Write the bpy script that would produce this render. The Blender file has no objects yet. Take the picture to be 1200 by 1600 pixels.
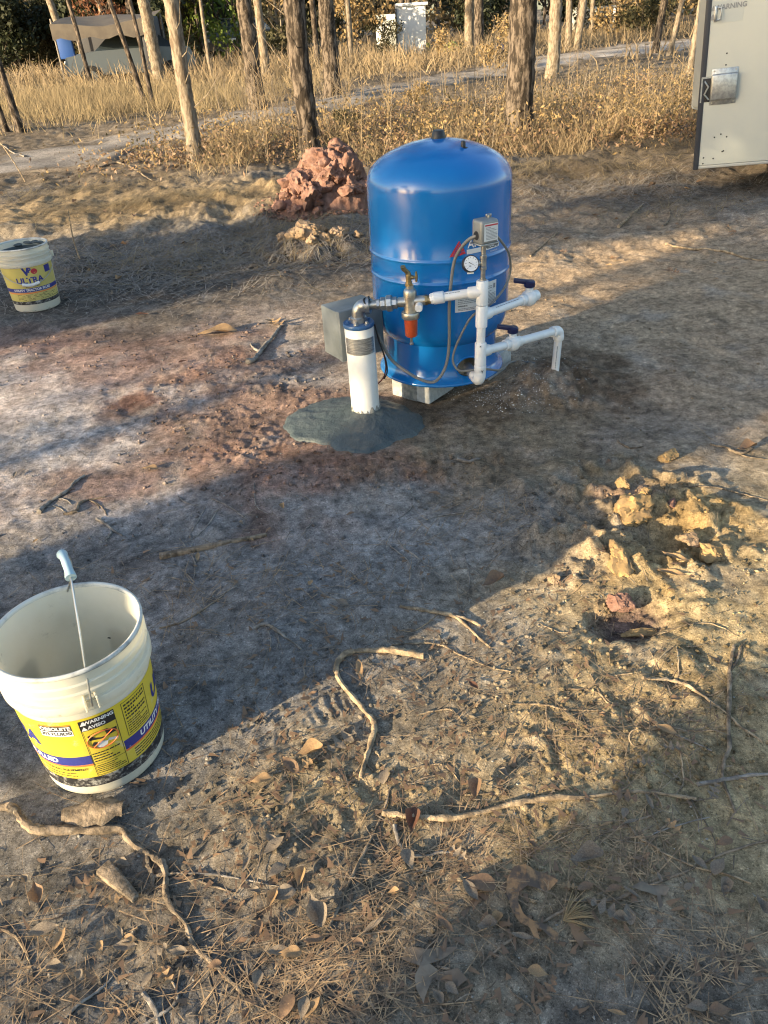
import bpy, bmesh, math, random
import numpy as np
from mathutils import Matrix, Vector
R_ = math.radians
random.seed(7); rng = np.random.default_rng(7)
scene = bpy.context.scene
COL = scene.collection

# ------------------------------------------------------------------ camera
F_PX, TILT, ROLL, CAM_H = 1200.0, R_(33.0), R_(3.55), 1.4
fwd = Vector((0, math.cos(TILT), -math.sin(TILT)))
r0 = Vector((1, 0, 0)); d0 = Vector((0, -math.sin(TILT), -math.cos(TILT)))
rt = r0*math.cos(ROLL) + d0*math.sin(ROLL)
dn = -r0*math.sin(ROLL) + d0*math.cos(ROLL)
cam_d = bpy.data.cameras.new('camera'); cam = bpy.data.objects.new('camera', cam_d); COL.objects.link(cam)
cam.matrix_world = Matrix(((rt.x, -dn.x, -fwd.x, 0), (rt.y, -dn.y, -fwd.y, 0), (rt.z, -dn.z, -fwd.z, CAM_H), (0, 0, 0, 1)))
cam_d.sensor_fit = 'VERTICAL'; cam_d.sensor_height = 24; cam_d.sensor_width = 18
cam_d.lens = F_PX/1600*24; cam_d.clip_start = .02; cam_d.clip_end = 1000
scene.camera = cam
scene.cycles.use_denoising = True; scene.cycles.filter_width = 1.15

# ------------------------------------------------------------------ light
SUN_EL = R_(13.0); SD = Vector((.84, .55, 0)).normalized()          # direction in which shadows fall
sun_vec = Vector((SD.x*math.cos(SUN_EL), SD.y*math.cos(SUN_EL), -math.sin(SUN_EL)))
w = bpy.data.worlds.new('World'); scene.world = w; w.use_nodes = True
nt = w.node_tree; bg = nt.nodes['Background']
sky = nt.nodes.new('ShaderNodeTexSky'); sky.sky_type = 'NISHITA'; sky.sun_disc = False
sky.sun_elevation = SUN_EL; sky.sun_rotation = math.atan2(-SD.x, -SD.y); sky.air_density = 1.0; sky.dust_density = 1.25; sky.ozone_density = 1.0
nt.links.new(sky.outputs[0], bg.inputs[0]); bg.inputs[1].default_value = .125
sl = bpy.data.lights.new('sun', 'SUN'); so = bpy.data.objects.new('sun', sl); COL.objects.link(so)
sl.energy = 5.0; sl.angle = R_(.55); sl.color = (1.0, .79, .50)
so.rotation_euler = sun_vec.to_track_quat('-Z', 'Y').to_euler(); so.location = (-8, -5, 6)
vs = scene.view_settings; vs.view_transform = 'Standard'; vs.look = 'None'; vs.exposure = 1.62; vs.gamma = 1.0; vs.use_curve_mapping = False

# ------------------------------------------------------------------ helpers
def P(px, py, z=0.0):
    """ground point (at height z) seen at a pixel of the 1200x1600 photograph"""
    d = fwd + rt*((px-600)/F_PX) + dn*((py-800)/F_PX)
    s = (z-CAM_H)/d.z
    return Vector((s*d.x, s*d.y, z))

_prm = np.random.default_rng(99).permutation(1024).astype(np.int32)
_ga = np.random.default_rng(98).uniform(0, 2*np.pi, 1024); _gc = np.cos(_ga).astype(np.float32); _gs = np.sin(_ga).astype(np.float32)
def pn(x, y, s=0):
    x = np.asarray(x, float); y = np.asarray(y, float)
    ix = np.floor(x); iy = np.floor(y); fx = (x-ix).astype(np.float32); fy = (y-iy).astype(np.float32)
    ix = ix.astype(np.int32)+s*57; iy = iy.astype(np.int32)+s*131
    u = fx*fx*fx*(fx*(fx*6-15)+10); v = fy*fy*fy*(fy*(fy*6-15)+10)
    pa = _prm[ix & 1023]; pb = _prm[(ix+1) & 1023]
    def g(pp, oy, ox):
        k = _prm[(pp+iy+oy) & 1023]; return _gc[k]*(fx-ox)+_gs[k]*(fy-oy)
    a = g(pa, 0, 0); b = g(pb, 0, 1); c = g(pa, 1, 0); d = g(pb, 1, 1)
    a = a+(b-a)*u; c = c+(d-c)*u
    return (a+(c-a)*v)*1.5
def fbm(x, y, o=4, s=0, gain=.5):
    r = 0; a = 1
    for i in range(o):
        r = r + a*pn(x*2**i+i*17.3, y*2**i-i*9.1, s+i); a *= gain
    return r
def sstep(a, b, x):
    t = np.clip((x-a)/(b-a), 0, 1); return t*t*(3-2*t)
def blob(x, y, c, rx, ry, rot=0, warp=.3, soft=.35, s=0, ws=None):
    dx = x-c[0]; dy = y-c[1]; cr, sr = math.cos(rot), math.sin(rot)
    u = (dx*cr+dy*sr)/rx; v = (-dx*sr+dy*cr)/ry
    d = np.sqrt(u*u+v*v); out = np.zeros_like(d); m = d < 1+soft+warp*1.6
    if m.any():
        q = ws or 2.2/max(rx, ry)
        out[m] = 1-sstep(1-soft, 1+soft, d[m]+warp*fbm(x[m]*q, y[m]*q, 4, 50+s))
    return out

PILE = P(985, 815); HOLE = P(985, 965); PIPE_MOUND = Vector((.80, 3.12, 0)); CLAY = P(385, 640); SMALL_PILE = P(495, 388)
TREAD = P(720, 1190); TREAD2 = P(455, 1115); MOUND = Vector((-.36, 6.95, 0)); BERM = P(330, 330)
def gz(x, y):
    x = np.asarray(x, float); y = np.asarray(y, float)
    far = sstep(5, 9, y)
    h = .012*fbm(x*.9, y*.9, 2, 1) + .008*fbm(x*2.7, y*2.7, 2, 5)
    rough = .5+.9*np.clip(fbm(x*1.3, y*1.3, 3, 11)+.35, 0, 1)
    h += rough*.0062*fbm(x*7, y*7, 3, 21)-rough*.0020*np.abs(fbm(x*17, y*17, 3, 26))
    h += rough*.0014*fbm(x*45, y*45, 3, 31)
    h += far*(.05*fbm(x*.35, y*.35, 3, 41)+.035*np.abs(fbm(x*3, y*3, 3, 44)))
    # disturbed red clay: lumpy crumbs
    m = blob(x, y, CLAY, .42, .55, .3, .4, .4, 1)
    h += m*(.013*np.abs(fbm(x*10, y*10, 4, 51, .6))+.003*np.abs(pn(x*60, y*60, 52)))*np.clip(.5+1.3*fbm(x*3, y*3, 2, 54), 0, 1.2)
    m2 = blob(x, y, P(600, 735), .42, .14, 0, .4, .5, 2)
    h += m2*(.016*np.abs(fbm(x*16, y*16, 3, 53)))
    # heap of yellow clods, right
    m3 = blob(x, y, PILE, .34, .30, .5, .45, .45, 3)
    lump = np.abs(fbm(x*7.5, y*7.5, 4, 61, .45))
    h += m3*(.060*lump+.006)
    m3b = blob(x, y, P(1010, 1060), .36, .20, .6, .4, .5, 33)
    h += m3b*.014*np.abs(fbm(x*9, y*9, 4, 66))
    h -= .045*blob(x, y, HOLE, .11, .07, .3, .25, .45, 4)
    h -= .040*blob(x, y, P(1050, 850), .10, .12, .3, .3, .5, 14)
    h += .055*blob(x, y, PIPE_MOUND, .17, .20, 0, .35, .8, 5)*(1+.5*pn(x*20, y*20, 6))
    # tyre tread prints
    def tread(c, ang, lx, ly, wl, amp, s):
        dx = x-c[0]; dy = y-c[1]; ca, sa = math.cos(ang), math.sin(ang)
        u = dx*ca+dy*sa; v = -dx*sa+dy*ca
        out = np.zeros_like(x); k = (np.abs(u) < lx) & (np.abs(v) < ly)
        if not k.any(): return out
        u = u[k]; v = v[k]; X_ = x[k]; Y_ = y[k]
        mm = (1-sstep(.5, 1.0, np.abs(u)/lx))*(1-sstep(.6, 1.0, np.abs(v)/ly))
        rid = np.sin(2*np.pi*(u+.45*np.abs(v)+.030*fbm(X_*7, Y_*7, 2, s))/wl)
        out[k] = mm*amp*np.tanh(1.6*rid)*np.clip(.15+1.5*fbm(X_*4.5, Y_*4.5, 3, s+1), 0, 1.1); return out
    h += tread(TREAD, .42, .46, .15, .062, .0030, 71)
    h += tread(P(930, 1120), .5, .35, .12, .05, .0028, 75)
    h += tread(TREAD2, .5, .2, .09, .024, .0028, 73)
    # ruts running away to the upper right
    un = -.5*x+.87*y
    h -= .012*np.exp(-((un-(.15))/.07)**2)*sstep(-.2, .3, x*.87+y*.5)*(y < 4)
    h -= .010*np.exp(-((un-1.85)/.10)**2)*(y < 5)
    h += .10*blob(x, y, SMALL_PILE, .32, .22, .2, .35, .8, 7)
    h += .07*blob(x, y, BERM, 1.5, .55, .1, .5, .9, 8)*(1+.8*fbm(x*3, y*3, 4, 9))
    mid = sstep(4.2, 5.4, y)*(1-sstep(8.5, 11, y))
    h += mid*(.030*fbm(x*2.1, y*2.1, 4, 81)+.014*np.abs(fbm(x*9, y*9, 3, 83)))
    # keep the ground level where the tank, casing and pails stand
    for c, r in (((.29, 3.17), .30), ((-.06, 2.86), .25), ((-.678, 1.2246), .15), ((-2.04, 4.72), .17)):
        d = np.hypot(x-c[0], y-c[1]); k = sstep(r*.75, r*1.35, d); h = h*k + (1-k)*(h*.12-.004)
    return h
def gz1(x, y): return float(gz(np.array([x]), np.array([y]))[0])
def PG(px, py):
    p = P(px, py)
    for _ in range(2): p = P(px, py, gz1(p.x, p.y))
    return p

# ---- geometry builders: all return (verts, faces)
def join(*gs):
    V = []; Fc = []
    for v, f in gs:
        n = len(V); V += [tuple(p) for p in v]; Fc += [tuple(i+n for i in q) for q in f]
    return V, Fc
def frame_of(d):
    d = Vector(d).normalized(); a = Vector((0, 0, 1)) if abs(d.z) < .9 else Vector((1, 0, 0))
    x = d.cross(a).normalized(); return x, d.cross(x).normalized(), d
def smooth_path(pts, k=4):
    pts = [Vector(p) for p in pts]
    if len(pts) < 3: return pts
    out = []
    for i in range(len(pts)-1):
        a = pts[max(i-1, 0)]; b = pts[i]; c = pts[i+1]; d = pts[min(i+2, len(pts)-1)]
        for j in range(k):
            t = j/k
            out.append(.5*((2*b)+(c-a)*t+(2*a-5*b+4*c-d)*t*t+(3*b-a-3*c+d)*t**3))
    return out+[pts[-1]]
def tube(path, rad, n=10, caps=True, jit=0, seed=0):
    path = [Vector(p) for p in path]; m = len(path)
    rs = [rad]*m if isinstance(rad, (int, float)) else list(rad)
    if len(rs) != m: rs = list(np.interp(np.linspace(0, 1, m), np.linspace(0, 1, len(rs)), rs))
    rr = random.Random(seed)
    V = []; Fc = []
    t = (path[1]-path[0]).normalized(); x, y, _ = frame_of(t)
    for i, p in enumerate(path):
        nt_ = (path[min(i+1, m-1)]-path[max(i-1, 0)]).normalized()
        q = t.rotation_difference(nt_); x = q @ x; t = nt_; x = (x-t*x.dot(t)).normalized(); y = t.cross(x)
        for k in range(n):
            a = 2*math.pi*k/n; r = rs[i]*(1+jit*(rr.random()-.5)*2)
            V.append(p+x*(r*math.cos(a))+y*(r*math.sin(a)))
    for i in range(m-1):
        for k in range(n):
            Fc.append((i*n+k, i*n+(k+1) % n, (i+1)*n+(k+1) % n, (i+1)*n+k))
    if caps:
        Fc.append(tuple(range(n-1, -1, -1))); Fc.append(tuple(range((m-1)*n, m*n)))
    return V, Fc
def lathe(profile, n=32, origin=(0, 0, 0), axis=(0, 0, 1)):
    """profile [(r, h)] swept about axis from origin"""
    o = Vector(origin); x, y, d = frame_of(axis)
    V = []; Fc = []; rings = []
    for r, h in profile:
        if r < 1e-6: rings.append([len(V)]); V.append(o+d*h)
        else:
            rings.append(list(range(len(V), len(V)+n)))
            for k in range(n):
                a = 2*math.pi*k/n; V.append(o+d*h+x*(r*math.cos(a))+y*(r*math.sin(a)))
    for A, B in zip(rings, rings[1:]):
        for k in range(n):
            k2 = (k+1) % n
            if len(A) == 1 and len(B) == 1: continue
            if len(A) == 1: Fc.append((A[0], B[k2], B[k]))
            elif len(B) == 1: Fc.append((A[k], A[k2], B[0]))
            else: Fc.append((A[k], A[k2], B[k2], B[k]))
    return V, Fc
def rod(a, b, prof, n=24):
    """lathe from a to b; prof [(t, r)] with t in metres along; closed ends"""
    a = Vector(a); b = Vector(b)
    pr = [(0, prof[0][0])]+[(r, t) for t, r in prof]+[(0, prof[-1][0])]
    return lathe(pr, n, a, b-a)
def cyl(a, b, r, n=24, ch=.0015):
    L = (Vector(b)-Vector(a)).length; c = min(ch, r*.4, L*.3)
    return rod(a, b, [(0, r-c), (c, r), (L-c, r), (L, r-c)], n)
def bm_geo(bm):
    bm.verts.ensure_lookup_table(); bm.verts.index_update()
    g = [v.co.copy() for v in bm.verts], [tuple(v.index for v in f.verts) for f in bm.faces]; bm.free(); return g
def box(c, size, rz=0, bevel=0, seg=2, mat=None):
    bm = bmesh.new(); bmesh.ops.create_cube(bm, size=1)
    for v in bm.verts: v.co = Vector((v.co.x*size[0], v.co.y*size[1], v.co.z*size[2]))
    if bevel: bmesh.ops.bevel(bm, geom=bm.edges[:], offset=bevel, segments=seg, profile=.5, affect='EDGES')
    M = Matrix.Translation(Vector(c)) @ Matrix.Rotation(rz, 4, 'Z')
    if mat is not None: M = Matrix.Translation(Vector(c)) @ mat
    bm.transform(M); return bm_geo(bm)
_ico = {}
def clod(c, r, seed=0, sub=2, sq=(1, 1, .7), rough=.35, rz=0):
    if sub not in _ico:
        bm = bmesh.new(); bmesh.ops.create_icosphere(bm, subdivisions=sub, radius=1); g = bm_geo(bm); _ico[sub] = (np.array([tuple(v) for v in g[0]]), g[1])
    p, Fc = _ico[sub]; k = seed*3.71; x, y, z = p.T
    g = np.random.default_rng(seed*13+5); nv = g.normal(0, 1, (13, 3)); nv /= np.linalg.norm(nv, axis=1)[:, None]; hh_ = g.uniform(.62, 1.0, 13)
    dd = p @ nv.T; d = np.min(np.where(dd > .05, hh_[None]/np.maximum(dd, .05), 9), 1); d = np.clip(d, .5, 1.25)
    d = d*(1+rough*.30*fbm(x*1.3+k+z*.7, y*1.3-k+z*.9, 3, seed % 50)-rough*.30*np.abs(fbm(x*2.9+k-z, z*2.9+y*1.7, 3, seed % 37+7))+rough*.16*fbm(y*7.1+k-z*3, x*6.3+z*5.7, 2+sub//3, seed % 29+3))
    V = p*d[:, None]*np.array(sq)*r; ca, sa = math.cos(rz), math.sin(rz)
    V = np.column_stack([V[:, 0]*ca-V[:, 1]*sa, V[:, 0]*sa+V[:, 1]*ca, V[:, 2]])+np.array(tuple(c))
    return [tuple(v) for v in V], Fc
_tc = {}
def text2d(s, size, bold=0.0, shear=0.0, sx=1.0):
    key = (s, bold)
    if key not in _tc:
        cu = bpy.data.curves.new('t', 'FONT'); cu.body = s; cu.size = 1; cu.offset = bold; cu.resolution_u = 3; cu.align_x = 'CENTER'; cu.align_y = 'CENTER'
        o = bpy.data.objects.new('t', cu); COL.objects.link(o)
        dg = bpy.context.evaluated_depsgraph_get(); me = o.evaluated_get(dg).to_mesh()
        V = [(v.co.x, v.co.y) for v in me.vertices]; Fc = [tuple(p.vertices) for p in me.polygons]
        bpy.data.objects.remove(o); bpy.data.curves.remove(cu); _tc[key] = (V, Fc)
    V, Fc = _tc[key]
    return [((x+shear*y)*size*sx, y*size) for x, y in V], Fc
def mapped(V2, Fc, f, u0=0, v0=0, off=.001):
    return [f(u+u0, v+v0, off) for u, v in V2], Fc
def patch(f, u0, u1, v0, v1, nu=12, nv=2, off=.0008, v0b=None, v1b=None):
    """rectangle on a mapped surface; v0b/v1b shear the right end"""
    V = []; Fc = []
    for j in range(nv+1):
        for i in range(nu+1):
            t = i/nu; a = v0+(0 if v0b is None else (v0b-v0)*t); b = v1+(0 if v1b is None else (v1b-v1)*t)
            V.append(f(u0+(u1-u0)*t, a+(b-a)*j/nv, off))
    for j in range(nv):
        for i in range(nu):
            k = j*(nu+1)+i; Fc.append((k, k+1, k+nu+2, k+nu+1))
    return V, Fc

def mesh_of(name, g, smooth=True):
    V, Fc = g; me = bpy.data.meshes.new(name)
    me.from_pydata([tuple(v) for v in V], [], [tuple(f) for f in Fc]); me.update()
    if smooth:
        me.polygons.foreach_set('use_smooth', [True]*len(me.polygons))
        try: me.set_sharp_from_angle(angle=R_(38 if smooth is True else smooth))
        except Exception: pass
    return me
def obj(name, g, m, parent=None, smooth=True, loc=None, local=False):
    V, Fc = g
    if loc is not None: V = [Vector(v)-Vector(loc) for v in V]
    me = mesh_of(name, (V, Fc), smooth)
    if m: me.materials.append(m)
    o = bpy.data.objects.new(name, me); COL.objects.link(o)
    if loc is not None: o.location = loc
    if parent is not None:
        o.parent = parent
        if not local and parent.type == 'EMPTY': o.matrix_parent_inverse = Matrix.Translation(-parent.location)
    return o
def tag(o, label=None, cat=None, group=None, kind=None):
    if label: o['label'] = label
    if cat: o['category'] = cat
    if group: o['group'] = group
    if kind: o['kind'] = kind
    return o
def thing(name, label, cat, loc=(0, 0, 0), group=None):
    o = bpy.data.objects.new(name, None); COL.objects.link(o); o.location = loc; o.empty_display_size = .1
    return tag(o, label, cat, group)
def np_mesh(name, V, Fc, m, smooth=False):
    """fast mesh from numpy arrays; Fc (n,3) or (n,4)"""
    me = bpy.data.meshes.new(name); V = np.asarray(V, np.float32); Fc = np.asarray(Fc, np.int32); k = Fc.shape[1]
    me.vertices.add(len(V)); me.vertices.foreach_set('co', V.ravel())
    me.loops.add(Fc.size); me.loops.foreach_set('vertex_index', Fc.ravel())
    me.polygons.add(len(Fc)); me.polygons.foreach_set('loop_start', np.arange(0, Fc.size, k, dtype=np.int32))
    if smooth: me.polygons.foreach_set('use_smooth', np.ones(len(Fc), bool))
    me.update(calc_edges=True); me.validate()
    if m: me.materials.append(m)
    o = bpy.data.objects.new(name, me); COL.objects.link(o); return o
def set_col(o, C, name='soil'):
    a = o.data.color_attributes.new(name, 'FLOAT_COLOR', 'POINT')
    C4 = np.ones((len(C), 4), np.float32); C4[:, :3] = C; a.data.foreach_set('color', C4.ravel())

# ---- materials
def mat(name, col, rough=.6, metal=0.0, col2=None, vscale=6, vpos=(.35, .65), bump=0.0, bscale=40, spec=.5, stretch=(1, 1, 1), dirt=None, coat=0.0, attr=None, dirt_scale=9, sss=0, trans=0):
    m = bpy.data.materials.new(name); m.use_nodes = True; n = m.node_tree; b = n.nodes['Principled BSDF']; L = n.links
    b.inputs['Roughness'].default_value = rough; b.inputs['Metallic'].default_value = metal
    b.inputs['Specular IOR Level'].default_value = spec; b.inputs['Base Color'].default_value = (*col, 1)
    if coat: b.inputs['Coat Weight'].default_value = coat; b.inputs['Coat Roughness'].default_value = .12
    if sss: b.inputs['Subsurface Weight'].default_value = sss; b.inputs['Subsurface Radius'].default_value = (.01, .01, .008)
    tc = n.nodes.new('ShaderNodeTexCoord'); mp = n.nodes.new('ShaderNodeMapping'); mp.inputs['Scale'].default_value = stretch
    L.new(tc.outputs['Object'], mp.inputs[0]); vec = mp.outputs[0]
    def noise(sc, det=6, ro=.6):
        t = n.nodes.new('ShaderNodeTexNoise'); t.inputs['Scale'].default_value = sc; t.inputs['Detail'].default_value = det; t.inputs['Roughness'].default_value = ro
        L.new(vec, t.inputs['Vector']); return t.outputs['Fac']
    def ramp(src, a, c):
        r = n.nodes.new('ShaderNodeMapRange'); r.inputs[1].default_value = a; r.inputs[2].default_value = c; L.new(src, r.inputs[0]); r.interpolation_type = 'SMOOTHSTEP'; return r.outputs[0]
    def mix(f, a, c):
        x = n.nodes.new('ShaderNodeMix'); x.data_type = 'RGBA'; L.new(f, x.inputs[0])
        for s, v in ((6, a), (7, c)):
            if isinstance(v, tuple): x.inputs[s].default_value = (*v, 1)
            else: L.new(v, x.inputs[s])
        return x.outputs[2]
    cur = col
    if attr:
        an = n.nodes.new('ShaderNodeAttribute'); an.attribute_name = attr; cur = an.outputs['Color']; L.new(cur, b.inputs['Base Color'])
    if col2:
        cur = mix(ramp(noise(vscale), *vpos), cur, col2); L.new(cur, b.inputs['Base Color'])
    if dirt:
        dcol, lo, hi = dirt; f = ramp(noise(dirt_scale, 9, .75), lo, hi)
        cur = mix(f, cur, dcol); L.new(cur, b.inputs['Base Color'])
        rr = n.nodes.new('ShaderNodeMapRange'); rr.inputs[3].default_value = rough; rr.inputs[4].default_value = min(1, rough+.35); L.new(f, rr.inputs[0]); L.new(rr.outputs[0], b.inputs['Roughness'])
    if bump:
        bn = n.nodes.new('ShaderNodeBump'); bn.inputs['Strength'].default_value = bump; bn.inputs['Distance'].default_value = .02 if bscale < 60 else .005
        L.new(noise(bscale, 8, .65), bn.inputs['Height']); L.new(bn.outputs[0], b.inputs['Normal'])
    if trans:
        tr = n.nodes.new('ShaderNodeBsdfTranslucent'); mx = n.nodes.new('ShaderNodeMixShader'); mx.inputs[0].default_value = trans
        if isinstance(cur, tuple): tr.inputs[0].default_value = (*cur, 1)
        else: L.new(cur, tr.inputs[0])
        L.new(b.outputs[0], mx.inputs[1]); L.new(tr.outputs[0], mx.inputs[2]); L.new(mx.outputs[0], n.nodes['Material Output'].inputs[0])
    return m

def ground_mat(name='soil_ground', wet=False):
    m = bpy.data.materials.new(name); m.use_nodes = True; n = m.node_tree; b = n.nodes['Principled BSDF']; L = n.links
    b.inputs['Roughness'].default_value = .95; b.inputs['Specular IOR Level'].default_value = .15
    an = n.nodes.new('ShaderNodeAttribute'); an.attribute_name = 'soil'
    ge = n.nodes.new('ShaderNodeNewGeometry')
    def noise(sc, det, ro):
        t = n.nodes.new('ShaderNodeTexNoise'); t.inputs['Scale'].default_value = sc; t.inputs['Detail'].default_value = det; t.inputs['Roughness'].default_value = ro
        L.new(ge.outputs['Position'], t.inputs['Vector']); return t
    n1 = noise(70, 8, .75); n2 = noise(14, 7, .7); n3 = noise(420, 3, .6)
    def mr(src, a, c, lo, hi):
        r = n.nodes.new('ShaderNodeMapRange'); r.inputs[1].default_value = a; r.inputs[2].default_value = c; r.inputs[3].default_value = lo; r.inputs[4].default_value = hi; L.new(src, r.inputs[0]); return r.outputs[0]
    def mul(a, c):
        x = n.nodes.new('ShaderNodeMath'); x.operation = 'MULTIPLY'; L.new(a, x.inputs[0]); L.new(c, x.inputs[1]); return x.outputs[0]
    f = mul(mul(mr(n1.outputs[0], .3, .7, .82, 1.22), mr(n2.outputs[0], .3, .7, .86, 1.16)), mr(n3.outputs[0], .3, .75, .80, 1.22))
    s1 = noise(150, 8, .8); s2 = noise(38, 10, .78); s3 = noise(260, 5, .7); s4 = noise(9, 10, .8)
    f = mul(mul(f, mr(s1.outputs[0], .545, .585, 1.0, .45)), mul(mr(s2.outputs[0], .53, .56, 1.0, .70), mr(s3.outputs[0], .41, .45, 1.5, 1.0)))
    f = mul(f, mul(mr(s4.outputs[0], .51, .55, 1.0, .80), mr(s2.outputs[0], .42, .45, 1.28, 1.0)))
    vm = n.nodes.new('ShaderNodeVectorMath'); vm.operation = 'SCALE'; L.new(an.outputs['Color'], vm.inputs[0]); L.new(f, vm.inputs['Scale'])
    # scattered pale quartz grains
    v = n.nodes.new('ShaderNodeTexVoronoi'); v.inputs['Scale'].default_value = 95; L.new(ge.outputs['Position'], v.inputs['Vector'])
    sp = n.nodes.new('ShaderNodeSeparateColor'); L.new(v.outputs['Color'], sp.inputs[0])
    g1 = mr(v.outputs['Distance'], .10, .16, 1, 0); g2 = mr(sp.outputs[0], .90, .93, 0, 1)
    gm = mul(g1, g2)
    mx = n.nodes.new('ShaderNodeMix'); mx.data_type = 'RGBA'; L.new(gm, mx.inputs[0]); L.new(vm.outputs[0], mx.inputs[6]); mx.inputs[7].default_value = (.5, .47, .42, 1)
    L.new(mx.outputs[2], b.inputs['Base Color'])
    b1 = n.nodes.new('ShaderNodeBump'); b1.inputs['Strength'].default_value = .7; b1.inputs['Distance'].default_value = .014; L.new(s2.outputs[0], b1.inputs['Height'])
    b2 = n.nodes.new('ShaderNodeBump'); b2.inputs['Strength'].default_value = .8; b2.inputs['Distance'].default_value = .004; L.new(s1.outputs[0], b2.inputs['Height']); L.new(b1.outputs[0], b2.inputs['Normal'])
    L.new(b2.outputs[0], b.inputs['Normal'])
    return m

# ------------------------------------------------------------------ the ground
def C3(*c): return np.array(c, float)
def soil(x, y):
    n1 = fbm(x*1.6, y*1.6, 4, 101); n2 = fbm(x*6, y*6, 4, 111); n3 = fbm(x*.35, y*.35, 3, 121)
    col = np.zeros((len(x), 3))
    def lay(c, m): col[:] = col*(1-m[:, None])+C3(*c)*m[:, None]
    col[:] = C3(.195, .186, .178)                                     # grey-tan topsoil
    lay((.30, .268, .222), np.clip(.40+.9*n1, 0, 1)*.75)               # sand
    lay((.12, .10, .085), np.clip(.9*n2-.15, 0, 1)*.7)                # humus specks
    # right hand side: yellow sand
    lay((.45, .345, .19), blob(x, y, P(1060, 1000), .90, .80, .55, .3, .55, 20)*.9)  # sand colour raised and yellowed to strengthen the sunlight on this side
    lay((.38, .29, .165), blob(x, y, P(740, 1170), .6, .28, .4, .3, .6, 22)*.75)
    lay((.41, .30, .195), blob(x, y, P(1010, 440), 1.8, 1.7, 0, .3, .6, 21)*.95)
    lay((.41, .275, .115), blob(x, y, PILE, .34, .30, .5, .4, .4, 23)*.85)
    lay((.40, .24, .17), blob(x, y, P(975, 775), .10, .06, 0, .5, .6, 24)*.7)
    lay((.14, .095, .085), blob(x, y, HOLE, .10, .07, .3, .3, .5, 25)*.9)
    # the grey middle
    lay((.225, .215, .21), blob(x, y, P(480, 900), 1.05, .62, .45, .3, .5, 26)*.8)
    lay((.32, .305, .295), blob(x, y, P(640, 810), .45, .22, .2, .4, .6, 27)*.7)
    # pale pinkish dry clay slurry on the left
    lay((.52, .445, .405), blob(x, y, P(90, 640), 1.05, 1.05, .2, .35, .5, 28)*.95)
    lay((.44, .40, .37), blob(x, y, P(110, 690), .5, .35, .3, .6, .7, 29)*.6)
    lay((.33, .26, .22), blob(x, y, P(340, 500), .55, .5, 0, .4, .5, 30)*.7)
    # red clay spoil round the casing
    lay((.215, .135, .102), blob(x, y, CLAY, .46, .70, .3, .75, .5, 31)*.88)
    lay((.30, .165, .115), blob(x, y, P(590, 735), .45, .13, 0, .45, .5, 32)*.85)
    lay((.36, .205, .125), blob(x, y, P(470, 705), .20, .09, .2, .4, .6, 34)*.8)
    lay((.36, .31, .28), np.clip(fbm(x*5, y*5, 4, 131)-.25, 0, 1)*1.0*blob(x, y, P(330, 640), .8, .8, 0, .3, .5, 35))
    lay((.20, .105, .075), blob(x, y, P(205, 625), .12, .07, 0, .5, .5, 36)*.8)
    lay((.25, .145, .11), blob(x, y, P(60, 530), .75, .30, 0, .6, .5, 37)*.8)
    lay((.27, .16, .12), blob(x, y, P(230, 560), .5, .35, .2, .6, .6, 47)*.7)
    lay((.25, .155, .12), blob(x, y, P(230, 740), .55, .14, .2, .6, .6, 48)*.75)
    # damp dug earth by the pipe
    lay((.115, .070, .038), blob(x, y, P(925, 590), .20, .33, .2, .6, .5, 38)*.72)
    lay((.21, .16, .10), blob(x, y, P(780, 700), .45, .42, 0, .35, .6, 39)*.8)
    lay((.13, .09, .055), blob(x, y, P(715, 640), .28, .18, 0, .5, .5, 40)*.7)
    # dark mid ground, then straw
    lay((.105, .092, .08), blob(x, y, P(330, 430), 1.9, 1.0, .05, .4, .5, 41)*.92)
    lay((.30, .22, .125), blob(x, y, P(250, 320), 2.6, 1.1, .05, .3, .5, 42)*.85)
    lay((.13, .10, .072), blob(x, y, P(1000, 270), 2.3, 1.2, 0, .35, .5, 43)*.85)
    ff = sstep(8.0, 9.5, y+.5*n1)
    fc = C3(.165, .13, .092)[None]*(1+.5*n3[:, None])*(1+.4*n2[:, None])
    col[:] = col*(1-ff[:, None])+fc*ff[:, None]
    # pine needle stained foreground
    lay((.155, .135, .115), blob(x, y, P(430, 1530), .55, .33, 0, .4, .6, 45)*.6)
    lay((.13, .12, .115), blob(x, y, P(60, 930), .35, .2, .4, .4, .6, 46)*.7)
    n4 = fbm(x*24, y*24, 4, 151, .65); n5 = np.abs(fbm(x*11, y*11, 4, 161, .6))
    k = .94*(1+.26*n2)*(1+.34*n4)*(1-.5*np.clip(n5-.42, 0, 1))
    near = 1-sstep(5, 8, y); pale = np.clip(fbm(x*4.5, y*4.5, 4, 171)-.2, 0, 1)*near*.55
    col[:] = col*k[:, None]; col[:] = col*(1-pale[:, None])+C3(.36, .325, .285)*pale[:, None]
    return np.clip(col, .02, .8)
ys = list(np.linspace(-14, -.6, 14))+list(np.linspace(-.4, .28, 12)); yy = .30
while yy < 240:
    ys.append(yy); yy += .0036*(yy+.9)*(1+max(0, yy-5)*.16)
ys = np.array(ys); NU = 780; u = np.linspace(-1, 1, NU)
uu = .42*u+.58*u**3
wy = np.where(ys < 0, 8+0*ys, 2.4+.9*np.abs(ys)); wy = np.where(ys < .3, np.maximum(wy, np.interp(ys, [-14, -.6, .3], [14, 6, 2.7])), wy)
X = (uu[None]*wy[:, None]); Y = np.repeat(ys[:, None], NU, 1)
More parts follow.
